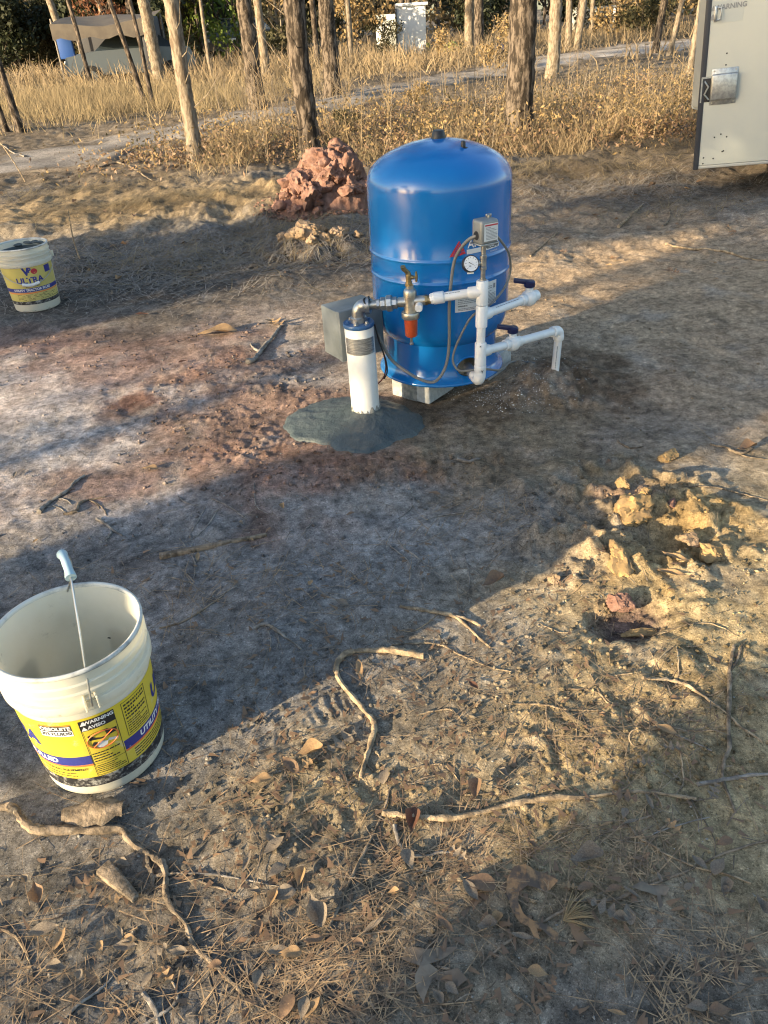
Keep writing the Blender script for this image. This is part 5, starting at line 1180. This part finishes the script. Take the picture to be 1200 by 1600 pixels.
b = P(925, 52); k = (b.dot(fwd)-CAM_H*fwd.z)/F_PX
fr = thing('far_trailer', 'blue grey trailer far off beyond the sandy bend', 'trailer', (b.x, b.y, 0))
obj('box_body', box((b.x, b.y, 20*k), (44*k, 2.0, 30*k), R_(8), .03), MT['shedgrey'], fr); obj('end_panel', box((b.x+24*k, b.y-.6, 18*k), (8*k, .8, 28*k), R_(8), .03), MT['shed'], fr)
for s_ in (-1, 1): obj('wheel', rod((b.x+s_*8*k, b.y-1.05, .3), (b.x+s_*8*k, b.y-.85, .3), [(0, .3), (.2, .3)], 16), MT['rubber'], fr)

# ------------------------------------------------------------------ sticks, roots
def stick(name, pts, r, lab, m='wood', jit=.10, lift=.55, branch=(), cat='stick', wob=.5):
    def path(pp):
        out = []; q_ = smooth_path([Vector((a, b, 0)) for a, b in pp], 5); g = random.Random(len(lab)+len(pp))
        for i, v in enumerate(q_):
            p = P(v.x+g.uniform(-wob, wob)*1.2, v.y+g.uniform(-wob, wob)*1.2); out.append(p)
        xs = np.array([p.x for p in out]); yz = np.array([p.y for p in out]); zs_ = gz(xs, yz)
        if len(zs_) > 6: zs_ = np.convolve(np.pad(zs_, 3, mode='edge'), np.ones(7)/7, 'valid')*.6+zs_*.4
        return [Vector((p.x, p.y, z)) for p, z in zip(out, zs_)]
    def mk(pp, r):
        pa = path(pp); rr_ = r if isinstance(r, (list, tuple)) else [r, r*.95, r*.9, r*.7]
        rl = np.interp(np.linspace(0, 1, len(pa)), np.linspace(0, 1, len(rr_)), rr_)*np.linspace(1.1, .72, len(pa)); g = random.Random(len(pa))
        kn = [g.uniform(-1, 1) for _ in range(len(pa)//4+3)]; ph = np.interp(np.arange(len(pa))/4, np.arange(len(kn)), kn)
        rl = [max(.0010, q*.88*(1+g.uniform(-jit, jit)*1.6+.28*f_)) for q, f_ in zip(rl, ph)]
        sink = np.interp(np.arange(len(pa))/6, np.arange(len(kn)), kn[::-1])
        return tube([p+Vector((0, 0, q*(lift+.40+.30*k_))) for p, q, k_ in zip(pa, rl, sink)], rl, 9, True, .16, 3)
    if not branch and len(pts) > 4 and (max(r) if isinstance(r, (list, tuple)) else r) > .0048 and pts[0][1] > 480:
        g = random.Random(len(lab)); br_ = []
        for q in range(2):
            i = g.randrange(1, len(pts)-1); (x0, y0), (x1, y1) = pts[i], pts[i+1]; L = math.hypot(x1-x0, y1-y0)+1e-6; sg = g.choice((-1, 1)); e = g.uniform(14, 34)
            br_.append(([(x0, y0), (x0+(x1-x0)/L*e*.5-sg*(y1-y0)/L*e*.4, y0+(y1-y0)/L*e*.5+sg*(x1-x0)/L*e*.4), (x0+(x1-x0)/L*e*.8-sg*(y1-y0)/L*e, y0+(y1-y0)/L*e*.8+sg*(x1-x0)/L*e)], .0024))
        branch = tuple(br_)
    base = path(pts[:2])[0]
    g0 = mk(pts, r)
    if branch:
        t = thing(name, lab, cat, base); obj('main_stem', g0, MT[m], t)
        for bp_, br in branch: obj('side_branch', mk(bp_, br), MT[m], t)
        return t
    return tag(obj(name, g0, MT[m], None, True, base), lab, cat)
stick('hooked_stick', [(662, 1028), (630, 1024), (600, 1022), (562, 1023), (536, 1033), (526, 1052), (533, 1072), (552, 1093), (572, 1115), (585, 1133), (580, 1160), (572, 1185), (563, 1214)], [.0085, .009, .0088, .0085, .0075], 'hook shaped weathered root in the sunlit middle foreground', 'tanwood')
stick('long_stick', [(598, 1270), (640, 1277), (690, 1281), (740, 1273), (800, 1257), (850, 1249), (900, 1247), (960, 1240), (1020, 1240), (1088, 1248)], [.0055, .007, .0075, .0065, .005], 'longest pale stick lying across the right foreground', 'tanwood')
stick('curved_stick', [(1003, 1066), (1040, 1062), (1065, 1068), (1095, 1087), (1130, 1115), (1165, 1142), (1191, 1160)], [.006, .0055, .005, .0035], 'arched pale stick at the lower right of the yellow sand', 'tanwood')
stick('crooked_twig', [(1146, 1012), (1141, 1040), (1139, 1060), (1137, 1130), (1139, 1170), (1130, 1192), (1130, 1215), (1140, 1243), (1150, 1268)], [.0055, .0055, .005, .0035], 'crooked upright twig crossing the arched stick at right', 'wood', branch=(([(1141, 1050), (1150, 1036), (1160, 1008)], .004),))
stick('stick', [(1090, 1224), (1130, 1218), (1170, 1212), (1230, 1206)], .0055, 'grey stick running off the right frame edge below the crooked twig', 'greywood')
stick('forked_root', [(-30, 1278), (5, 1270), (28, 1273), (42, 1294), (70, 1303), (110, 1300), (150, 1300), (190, 1297), (202, 1313), (230, 1333), (252, 1348), (259, 1365), (258, 1390), (268, 1418), (290, 1443), (302, 1475), (330, 1503), (358, 1530), (382, 1554)], [.009, .0095, .009, .0085, .008, .007, .006, .0045], 'long forked root winding below the near pail', 'wood', branch=(([(230, 1333), (231, 1352), (238, 1368), (236, 1388)], .0065), ([(238, 1368), (256, 1365), (276, 1363)], .0045), ([(272, 1400), (275, 1420), (284, 1448)], .004)), cat='root')
stick('thin_twig', [(276, 1363), (330, 1366), (380, 1375), (450, 1386)], [.0028, .0024, .0018], 'straight thin twig reaching right from the forked root', 'greywood')
stick('thin_twig', [(610, 1230), (597, 1270), (572, 1325), (547, 1378), (515, 1450), (490, 1500), (440, 1545), (400, 1585), (380, 1620)], [.0032, .0034, .003, .0026], 'very long thin twig slanting through the needles at bottom centre', 'wood')
stick('twig', [(222, 1548), (238, 1570), (246, 1592), (252, 1625)], .0055, 'short thick twig at the bottom edge below the forked root', 'greywood', branch=(([(218, 1600), (245, 1585), (272, 1566), (276, 1548), (268, 1530)], .0035),))
stick('thin_twig', [(-10, 1448), (18, 1460), (35, 1478), (48, 1510), (52, 1540)], .0026, 'thin reddish twig curving at the lower left edge', 'tanwood')
stick('thin_twig', [(92, 1600), (120, 1570), (150, 1545), (170, 1525), (178, 1508)], .003, 'thin grey twig at the bottom left corner', 'greywood')
stick('stick', [(625, 952), (660, 957), (690, 961), (712, 966), (732, 982), (750, 1000), (766, 1013)], [.006, .007, .0065, .004], 'forked root stub above the hook shaped root', 'tanwood', branch=(([(706, 962), (730, 970), (751, 979)], .0055),))
stick('stick', [(398, 988), (415, 984), (432, 992), (452, 1005), (472, 1020)], .0055, 'short bent grey stick left of the hook shaped root', 'greywood')
stick('thin_twig', [(612, 1010), (680, 1008), (720, 1025), (760, 1042), (802, 1053)], .0028, 'thin pale twig right of the hook shaped root end', 'tanwood')
stick('thin_twig', [(795, 1100), (850, 1103), (880, 1110), (935, 1112)], .0026, 'thin pale twig on the sunlit sand at centre right', 'tanwood')
stick('thin_twig', [(1010, 1140), (1045, 1140), (1090, 1142), (1135, 1141)], .0025, 'thin pale twig touching the crooked twig from the left', 'tanwood')
stick('thin_twig', [(1045, 1148), (1080, 1160), (1120, 1178)], .0025, 'thin greyish twig under the arched stick', 'greywood')
stick('grey_branch', [(385, 570), (398, 566), (408, 550), (420, 535), (430, 522), (438, 508)], .014, 'thick grey branch piece on the clay left of the control box', 'greywood', branch=(([(408, 552), (397, 545), (392, 538)], .008),))
stick('stick', [(62, 802), (70, 790), (88, 779), (108, 768), (118, 754), (132, 744)], .0085, 'dark crooked stick on the pale clay at left', 'greywood')
stick('stick', [(100, 806), (120, 802), (124, 790), (140, 782), (165, 778)], .006, 'shorter bent stick right of the dark crooked one', 'wood')
stick('stick', [(152, 813), (163, 820), (176, 830), (192, 839)], .006, 'short forked stick on the shadow edge above the near pail', 'greywood', branch=(([(176, 830), (172, 840), (166, 845)], .004),))
stick('stick', [(966, 356), (985, 338), (1006, 317)], .012, 'pale straight stick on the ground right of the tank', 'tanwood', wob=.1)
stick('thin_twig', [(1040, 383), (1080, 388), (1130, 393), (1165, 402), (1210, 408)], .009, 'long thin stick below the camper running to the right edge', 'tanwood')
stick('thin_twig', [(829, 404), (850, 388), (872, 369)], .006, 'thin stick on the lit sand beside the tank', 'tanwood')
stick('thin_twig', [(1035, 355), (1045, 345), (1046, 330)], .009, 'short dark stub near the pale straight stick', 'wood')
stick('thin_twig', [(883, 1405), (930, 1405), (967, 1402), (1007, 1385), (1067, 1363), (1133, 1330), (1210, 1306)], [.0035, .004, .0035, .003], 'long dark twig slanting up to the right frame edge at bottom', 'wood')
stick('thin_twig', [(975, 1275), (992, 1305), (1015, 1320), (1040, 1335), (1087, 1353), (1133, 1363), (1174, 1378)], [.0025, .0035, .003, .003], 'pale twig crossing the long dark twig at lower right', 'tanwood')
stick('thin_twig', [(622, 840), (632, 855), (645, 865), (660, 878), (690, 900)], .003, 'thin wavy root in the grey middle ground', 'greywood', branch=(([(622, 805), (640, 790), (648, 770)], .0018),))
stick('thin_twig', [(655, 812), (690, 800), (720, 797), (745, 790)], .0028, 'thin curved twig above the wavy root', 'greywood')
stick('twig', [(617, 1290), (622, 1315), (635, 1335), (660, 1336), (690, 1328), (712, 1330)], .0045, 'curled grey root under the longest pale stick', 'greywood')
stick('twig', [(715, 718), (732, 722), (750, 717)], .0075, 'short dark stub on the soil below the tank', 'greywood')
stick('thin_twig', [(1020, 1305), (1060, 1290), (1110, 1275)], .002, 'faint twig above the crossing twigs', 'greywood')
stick('thin_twig', [(965, 690), (985, 702), (1005, 700)], .004, 'small dark twig on the shaded sand at right', 'wood')
stick('thin_twig', [(1110, 693), (1140, 700), (1165, 712), (1200, 716)], .004, 'thin twig on the sunlit sand at the right edge', 'wood', branch=(([(1140, 702), (1160, 708), (1178, 698)], .006),))
stick('thin_twig', [(1070, 767), (1120, 765), (1165, 772), (1205, 780)], .003, 'dark thin twig above the yellow heap at right', 'wood')
stick('thin_twig', [(250, 985), (290, 975), (330, 950), (355, 930)], .0035, 'dark root half buried right of the near pail', 'wood')
stick('thin_twig', [(40, 250), (20, 240), (0, 225)], .012, 'bare fallen stem at the left edge near the track', 'greywood')
stick('stick', [(155, 262), (185, 255), (215, 270), (240, 285)], .014, 'dark fallen branch in the straw left of the slender pine', 'wood')
rt_ = random.Random(77)
for k in range(62):
    zn = k % 3
    px, py = ((rt_.uniform(640, 1150), rt_.uniform(950, 1260)), (rt_.uniform(300, 1150), rt_.uniform(1290, 1580)), (rt_.uniform(260, 780), rt_.uniform(780, 1010)))[zn]
    a = rt_.uniform(0, math.pi); L = rt_.uniform(45, 130)*(1 if zn < 2 else .75); c_, s_ = math.cos(a), math.sin(a)*.75; bw = rt_.uniform(-.25, .25)*L
    pts = [(px-c_*L/2, py-s_*L/2), (px-c_*L/6-s_*bw*.7, py-s_*L/6+c_*bw*.7), (px+c_*L/6-s_*bw, py+s_*L/6+c_*bw), (px+c_*L/2, py+s_*L/2)]
    o = stick('thin_twig', pts, rt_.uniform(.0014, .0030), ('thin pale rootlet on the sunlit sand', 'thin dry twig among the foreground needles', 'thin grey rootlet on the shaded middle ground')[zn], ('tanwood', 'wood', 'greywood')[zn])
    o['group'] = ('rootlets on the sunlit sand', 'twigs among the needles', 'rootlets on the shaded ground')[zn]
# split slab of wood and a chip, bark flap
def slab(px0, py0, px1, py1, w_, th, lab, m, seed):
    a = PG(px0, py0); b = PG(px1, py1); d = b-a; L = d.length; c = (a+b)/2
    g = box((0, 0, 0), (L, w_, th), 0, min(th, w_)*.25, 2); V = []
    for v in g[0]:
        t = v.x/L+.5; V.append(Vector((v.x, v.y*(1-.55*t*t)+.006*math.sin(t*7+seed), v.z*(1-.4*t)+.003*math.sin(t*9))))
    M = Matrix.Translation(c+Vector((0, 0, th*.4))) @ d.to_track_quat('X', 'Z').to_matrix().to_4x4()
    return tag(obj('wood_slab', ([M @ v for v in V], g[1]), m, None, True, c), lab, 'wood')
slab(250, 874, 418, 840, .022, .018, 'split wooden sliver lying on the grey shaded ground', MT['wood'], 1)
slab(160, 1362, 212, 1412, .036, .022, 'blunt grey wood chip below the forked root', MT['wood'], 2)
pB = PG(150, 1275); V = []; Fc = []
for j in range(7):
    for i in range(11):
        u_, v_ = i/10-.5, j/6-.5; wv = (1-1.4*abs(u_)**1.7)*(1+.16*math.sin(i*1.9)+.12*math.sin(i*4.7+j))
        V.append(Vector((pB.x+u_*.13, pB.y+v_*.07*wv, pB.z+.012+.020*math.cos(v_*3)+.012*u_+.003*math.sin(i*.9+j*.7))))
for j in range(6):
    for i in range(10): Fc.append((j*11+i, j*11+i+1, j*11+i+12, j*11+i+11))
tag(obj('bark_flap', (V, Fc), MT['wood'], None, True, pB), 'curled flap of brown bark tucked under the near pail', 'bark')

# ------------------------------------------------------------------ leaves
def leaf_mesh(name, wfun, curl, bend, m, n=14, seed=0):
    g = random.Random(seed); V = []; Fc = []
    for i in range(n+1):
        t = i/n; w_ = wfun(t)
        for s_ in (-1, -.5, 0, .5, 1):
            V.append((t-.5, s_*w_+.03*math.sin(t*5+seed)*0, curl*(s_*w_)**2*1.5+bend*(t-.5)**2*.8+.018*math.sin(t*9+s_*2+seed)+(-.01 if s_ == 0 else 0)))
    for i in range(n):
        for j in range(4): k = i*5+j; Fc.append((k, k+1, k+6, k+5))
    k = len(V); V += [(-.5, -.008, bend*.3), (-.5, .008, bend*.3), (-.68, .006, bend*.45), (-.68, -.006, bend*.45)]; Fc.append((k, k+1, k+2, k+3))
    me = mesh_of(name, (V, Fc), 60); me.materials.append(MT[m]); return me
oval = lambda t: max(.004, .21*math.sin(math.pi*min(1, t*1.02))**.8)
obov = lambda t: max(.004, .25*math.sin(math.pi*t**1.5)**.8+.03*t)
lobed = lambda t: max(.02, (.10+.22*math.sin(math.pi*t)**.7)*(.55+.5*math.sin(t*19+.6)))
narrow = lambda t: max(.004, .12*math.sin(math.pi*t)**.7)
LF = {}
for i, m in enumerate(('leafbrown', 'leaftan', 'leafgrey', 'leafred')):
    LF[('oval', m)] = leaf_mesh('oval_leaf', oval, 1.4, .22, m, seed=i); LF[('obov', m)] = leaf_mesh('obovate_leaf', obov, .9, -.18, m, seed=i+4)
    LF[('lobed', m)] = leaf_mesh('lobed_leaf', lobed, .8, .30, m, 26, seed=i+8); LF[('narrow', m)] = leaf_mesh('narrow_leaf', narrow, 2.2, .15, m, seed=i+12)
    LF[('curl', m)] = leaf_mesh('curled_leaf', obov, 3.0, .55, m, seed=i+16)
def leaf(px, py, lpx, ang, kind, m, lab, group=None, tilt=0.0, up=.008):
    p = PG(px, py); depth = (p-Vector((0, 0, CAM_H))).dot(fwd); L = lpx*depth/F_PX
    o = bpy.data.objects.new('fallen_leaf', LF[(kind, m)]); COL.objects.link(o); o.location = p+Vector((0, 0, up+L*.05)); o.scale = (L, L, L)
    o.rotation_euler = (R_(tilt), R_(random.uniform(-8, 8)), R_(ang)); tag(o, lab, 'leaf', group); return o
for a in ((408, 1222, 34, 10, 'obov', 'leaftan', 'round light brown leaf right of the near pail'), (452, 1252, 26, 60, 'oval', 'leafgrey', 'small silvery leaf below the round brown one'), (456, 1202, 44, -50, 'oval', 'leafbrown', 'oval brown leaf standing on edge left of the hook root'), (484, 1180, 46, 15, 'curl', 'leaftan', 'curled tan leaf left of the hook root'), (536, 1165, 52, 40, 'lobed', 'leafgrey', 'ragged grey leaf touching the hook root'),
          (562, 1049, 44, -85, 'narrow', 'leaftan', 'glowing orange leaf inside the bend of the hook root'), (740, 1075, 24, -60, 'oval', 'leafred', 'rust leaf tip poking up on the sunlit sand'), (645, 1288, 44, 80, 'curl', 'leafred', 'dark rust curled leaf under the longest pale stick'), (310, 874, 28, -80, 'narrow', 'leaftan', 'small folded yellow brown leaf beside the wooden sliver'), (535, 946, 28, -40, 'oval', 'leafgrey', 'pale leaf on the grey shaded ground at centre'),
          (470, 1375, 32, 80, 'curl', 'leaftan', 'curled orange brown leaf in the needles left of centre'), (440, 1402, 48, 5, 'obov', 'leafgrey', 'flat grey leaf beside the curled orange one'), (495, 1430, 60, -70, 'curl', 'leafgrey', 'silver folded leaf in the needle clump'), (432, 1365, 36, 40, 'obov', 'leafgrey', 'grey leaf behind the thin twig tip'), (387, 1350, 38, 75, 'narrow', 'leafgrey', 'narrow grey leaf above the straight thin twig'), (695, 1447, 42, -50, 'narrow', 'leafbrown', 'narrow brown leaf lying right of the needle clump'),
          (748, 1385, 56, -10, 'obov', 'leafbrown', 'wide brown leaf left of the big oak leaf'), (735, 1395, 40, -60, 'oval', 'leafgrey', 'pale half hidden leaf under the wide brown one'), (760, 1450, 34, 10, 'curl', 'leafgrey', 'small twisted grey leaf below the wide brown one'), (915, 1345, 56, 10, 'curl', 'leafgrey', 'long wavy grey leaf right of the oak leaf'), (914, 1390, 32, 20, 'oval', 'leafbrown', 'brown leaf behind the needle tuft at right'), 
          (1132, 1392, 34, 60, 'curl', 'leafgrey', 'curled silver leaf near the right edge'), (945, 1425, 46, -30, 'lobed', 'leafgrey', 'holed grey leaf right of the needle tuft'), (1014, 1257, 32, -85, 'narrow', 'leafgrey', 'pale blade shaped leaf hanging below the longest stick'), (1008, 1195, 26, -10, 'lobed', 'leafgrey', 'bright silver leaf under the loop of root'), (1052, 1172, 30, -10, 'lobed', 'leafgrey', 'jagged grey leaf left of the crooked twig'), (975, 1275, 22, 60, 'obov', 'leafgrey', 'small square grey leaf below the longest stick'),
          (178, 1412, 30, 20, 'lobed', 'leaftan', 'tan notched leaf beside the wood chip'), (95, 1472, 36, 75, 'oval', 'leaftan', 'upright tan leaf at lower left'), (60, 1400, 42, -60, 'curl', 'leafbrown', 'curled brown leaf at the left edge'), (130, 1385, 40, 30, 'lobed', 'leafbrown', 'brown ragged leaf near the forked root'), (70, 1458, 50, 10, 'oval', 'leafgrey', 'flat dull leaf at lower left'), (255, 1525, 34, 10, 'obov', 'leafbrown', 'round brown leaf above the bottom twigs'), (230, 1535, 26, 60, 'obov', 'leafgrey', 'grey leaf beside the round brown one at bottom'),
          (447, 1580, 44, 60, 'obov', 'leafbrown', 'brown leaf at the bottom edge in the needles'), (475, 1580, 36, 80, 'obov', 'leafgrey', 'grey leaf at the bottom edge right of the brown one'), (437, 1490, 36, 5, 'oval', 'leafgrey', 'pale oval leaf in the left part of the needle clump'), (1055, 875, 44, -40, 'narrow', 'leaftan', 'twisted pale leaf in the dug hollow'), (1048, 900, 50, -30, 'narrow', 'leaftan', 'second pale leaf sliver at the hollow front'), (1165, 705, 36, 20, 'curl', 'leafbrown', 'curled brown leaf on the sunlit sand at right edge'),
          (770, 915, 44, 30, 'curl', 'leafbrown', 'curled brown leaf at the tip of the sunlit wedge'), (1040, 1145, 36, -40, 'oval', 'leaftan', 'tan leaf under the arched stick'), (285, 672, 10, 30, 'obov', 'leaftan', 'small tan leaf on the red clay left of the pad'), (235, 735, 26, -5, 'obov', 'leaftan', 'orange brown leaf on the clay crumbs'), (430, 510, 44, -60, 'lobed', 'leaftan', 'pale pinkish dried leaf on the clay behind the grey branch'), (340, 522, 60, 10, 'obov', 'leaftan', 'broad pinkish dry leaf lying flat on the clay'), (286, 568, 16, 30, 'oval', 'leafred', 'small rust red leaf on the clay'),
          (222, 494, 20, 10, 'oval', 'leafred', 'rust leaf on the dark soil right of the far pail'), (680, 775, 20, -20, 'oval', 'leafbrown', 'dark brown leaf on the grey middle ground'), (1130, 1320, 30, 15, 'obov', 'leafbrown', 'brown leaf in the shade at the right edge')):
    leaf(*a)
def shaped_leaf(pts, m, lab, hgt):
    q = [PG(*p) for p in pts]; c = sum(q, Vector())/len(q); bm = bmesh.new()
    f = bm.faces.new([bm.verts.new(v) for v in q]); bmesh.ops.triangulate(bm, faces=[f]); bmesh.ops.subdivide_edges(bm, edges=bm.edges[:], cuts=2)
    for v in bm.verts: d = (v.co-c).length; v.co.z += .006+hgt*(d/.08)**2+.004*math.sin(v.co.x*90)+.003*math.sin(v.co.y*120)
    tag(obj('fallen_leaf', bm_geo(bm), m, None, 60, c), lab, 'leaf')
shaped_leaf([(803, 1362), (820, 1360), (836, 1368), (850, 1370), (872, 1382), (858, 1393), (843, 1391), (824, 1388), (811, 1396), (809, 1412), (818, 1430), (833, 1444), (855, 1450), (871, 1462), (873, 1480), (862, 1472), (848, 1460), (838, 1458), (843, 1474), (834, 1471), (826, 1455), (812, 1443), (800, 1425), (790, 1400), (792, 1378)], MT['leafmottle'], 'big curled turkey oak leaf with mottled tan edges at lower right', .012)
shaped_leaf([(888, 1448), (900, 1450), (912, 1462), (930, 1472), (942, 1480), (925, 1478), (912, 1474), (908, 1486), (900, 1474), (893, 1462)], MT['leafbrown'], 'dark leaf lobe right of the big mottled oak leaf', .004)
shaped_leaf([(640, 1482), (665, 1486), (690, 1480), (716, 1484), (692, 1500), (672, 1510), (688, 1520), (715, 1517), (731, 1534), (716, 1546), (695, 1535), (676, 1530), (669, 1550), (662, 1574), (655, 1560), (650, 1545), (648, 1528), (656, 1515), (640, 1506), (618, 1494)], MT['leafgrey'], 'large grey lobed leaf near the bottom centre', .004)
shaped_leaf([(985, 1390), (1002, 1380), (1020, 1385), (1035, 1383), (1046, 1392), (1040, 1402), (1032, 1400), (1036, 1415), (1030, 1420), (1026, 1402), (1012, 1400), (1000, 1398)], MT['leafgrey'], 'pale three lobed leaf at the right end of the dark twig', .006)
rl = random.Random(21)
for k in range(70):
    px, py = rl.uniform(10, 1190), rl.uniform(1200, 1595)
    if px < 270 and py < 1260: continue
    leaf(px, py, rl.uniform(16, 40), rl.uniform(0, 360), rl.choice(('oval', 'obov', 'curl', 'narrow', 'lobed')), rl.choice(('leafgrey', 'leafgrey', 'leafbrown', 'leaftan')), 'small dry leaf scattered among the foreground needles', 'scattered foreground leaves', rl.uniform(-12, 12))
for k in range(45):
    px, py = rl.uniform(20, 1180), rl.uniform(700, 1180)
    if px < 290 and py > 880 or (500 < px < 650 and 600 < py < 720): continue
    leaf(px, py, rl.uniform(9, 20), rl.uniform(0, 360), rl.choice(('oval', 'obov', 'curl', 'narrow')), rl.choice(('leafgrey', 'leafbrown', 'leafbrown', 'leaftan')), 'tiny dry leaf fragment on the middle ground', 'leaf fragments on the middle ground', rl.uniform(-15, 15))
for k in range(110):
    px, py = rl.uniform(100, 1180), rl.uniform(255, 470)
    if 500 < px < 860 and py > 225: continue
    leaf(px, py, rl.uniform(8, 18), rl.uniform(0, 360), rl.choice(('oval', 'obov', 'curl', 'lobed')), rl.choice(('leafbrown', 'leafgrey', 'leaftan', 'leafbrown')), 'fallen leaf on the littered ground behind the tank', 'leaves on the littered ground', rl.uniform(-25, 25), .012)
# needle tuft and wire loop
p = PG(880, 1440); tf = []
for k in range(46):
    a = rl.uniform(-.9, .9)+math.pi*.08; L = rl.uniform(.03, .055); e = rl.uniform(.1, 1.0)
    tf.append(tube([p+Vector((0, 0, .004)), p+Vector((math.cos(a)*L*.6, math.sin(a)*L*.6, .006+L*.5*e)), p+Vector((math.cos(a)*L, math.sin(a)*L, .006+L*.55*e))], [.0012, .0011, .0005], 4, False))
tag(obj('grass_tuft', join(*tf), MT['straw'], None, True, p), 'small straw coloured grass tuft beside the big oak leaf', 'grass tuft')
p = PG(995, 1160); lp_ = [p+Vector((.018*math.cos(a), .002+.014*math.sin(a), .012+.012*math.sin(a))) for a in np.linspace(0, 6.0, 24)]
tag(obj('root_loop', tube(lp_, .0014, 6), MT['tanwood'], None, True, p), 'thin pale root curled into a ring on the sand', 'root')

# ------------------------------------------------------------------ out of the picture, to the left and behind: unseen things added to shade the yard
def at_ns(n_, s_): return Vector((-SD.y*n_+SD.x*s_, SD.x*n_+SD.y*s_, 0))
ctr_ = at_ns(1.89, -7.2); tyaw = math.atan2(SD.y, SD.x)
tr = thing('shade_blocker', 'narrow white enclosed trailer parked left of the yard out of view', 'trailer', (ctr_.x, ctr_.y, 0))  # added block, sized and placed for the shade band it casts
obj('blocker_body', box((ctr_.x, ctr_.y, 1.40), (2.2, .94, 1.95), tyaw, .02), MT['rvwhite'], tr); obj('chassis', box((ctr_.x, ctr_.y, .40), (2.3, .9, .06), tyaw), MT['trim'], tr)
for s_ in (-1, 1):
    q = ctr_+Vector((-SD.y, SD.x, 0))*s_*.42; ax_ = Vector((-SD.y, SD.x, 0))*.09
    obj('wheel', rod(Vector((q.x, q.y, .30))-ax_, Vector((q.x, q.y, .30))+ax_, [(0, .22), (.03, .30), (.15, .30), (.18, .22)], 24), MT['rubber'], tr)
obj('door', box((ctr_.x-SD.x*1.1, ctr_.y-SD.y*1.1, 1.38), (.03, .86, 1.75), tyaw, .01), MT['rvwhite'], tr)
q1 = ctr_+SD*1.1; obj('skirt_panel', box((q1.x, q1.y, .23), (.03, .92, .42), tyaw, .01), MT['trim'], tr)
for n_, s_, sc_, sz_ in ((-.98, -5.2, .95, 1.25), (-1.9, -5.0, 1.2, 1.25), (-2.6, -5.4, 1.3, 1.3), (-1.2, -6.6, 1.1, 1.3), (-2.3, -6.8, 1.3, 1.3), (.0, -5.6, .42, 1.0), (.33, -6.3, .36, 1.45), (.72, -5.8, .22, .74)):  # bushes added and sized to shade and dapple the foreground
    p = at_ns(n_, s_); shrub(p.x, p.y, sc_, 'shade', int(abs(n_*10)) % 3, 'dense evergreen bush standing behind the photographer', 'bushes behind the photographer', sz_)
for n_, s_, sc_, sz_ in ((5.05, -6.2, .9, 1.35), (5.8, -6.0, 1.0, 1.3), (5.4, -7.4, 1.0, 1.45), (6.5, -7.0, .9, 1.3)):  # bushes added to put the middle ground in shade
    p = at_ns(n_, s_); shrub(p.x, p.y, sc_, 'shade', int(abs(n_*10)) % 3, 'evergreen bush standing left of the yard out of view', 'bushes left of the yard', sz_)

# tree added out of view, its high crown dapples the tank and ground beyond
p = at_ns(3.05, -12.0)
td_ = thing('added_shade_tree', 'evergreen oak left of the yard out of view', 'tree', (p.x, p.y, 0))
obj('trunk', join(tube([p+Vector((0, 0, -.1)), p+Vector((.05, 0, 2)), p+Vector((0, .1, 5))], [.08, .07, .04], 12)), MT['bark'], td_)
g_ = random.Random(5); bl_ = [(g_.uniform(-.9, .9), g_.uniform(-.9, .9), g_.uniform(3.75, 6.6), .62, .62, .45) for k in range(20)]
o = np_mesh('crown', *leaf_cloud(5600, bl_, (.07, .13), 77, 1.7), MT['dkgreen']); o.parent = td_
bl_ = [(g_.uniform(-1.2, 1.2), g_.uniform(-1.2, 1.2), g_.uniform(2.0, 3.3), .55, .55, .4) for k in range(14)]
o = np_mesh('half_shade_foliage', *leaf_cloud(1500, bl_, (.035, .06), 79, 1.7), MT['dkgreen']); o.parent = td_  # sparse foliage added low to half shade the clay on the left
p = at_ns(4.6, -16.0)  # tree added out of view to break up the sun on the camper
te_ = thing('added_shade_tree', 'second evergreen oak far left of the yard out of view', 'tree', (p.x, p.y, 0))
obj('trunk', join(tube([p+Vector((0, 0, -.1)), p+Vector((.05, 0, 3)), p+Vector((0, .1, 7))], [.09, .08, .04], 12)), MT['bark'], te_)
g_ = random.Random(8); bl_ = [(g_.uniform(-1.1, 1.1), g_.uniform(-1.1, 1.1), g_.uniform(5.7, 7.9), .6, .6, .45) for k in range(13)]
o = np_mesh('crown', *leaf_cloud(1900, bl_, (.09, .17), 78, 1.6), MT['dkgreen']); o.parent = te_
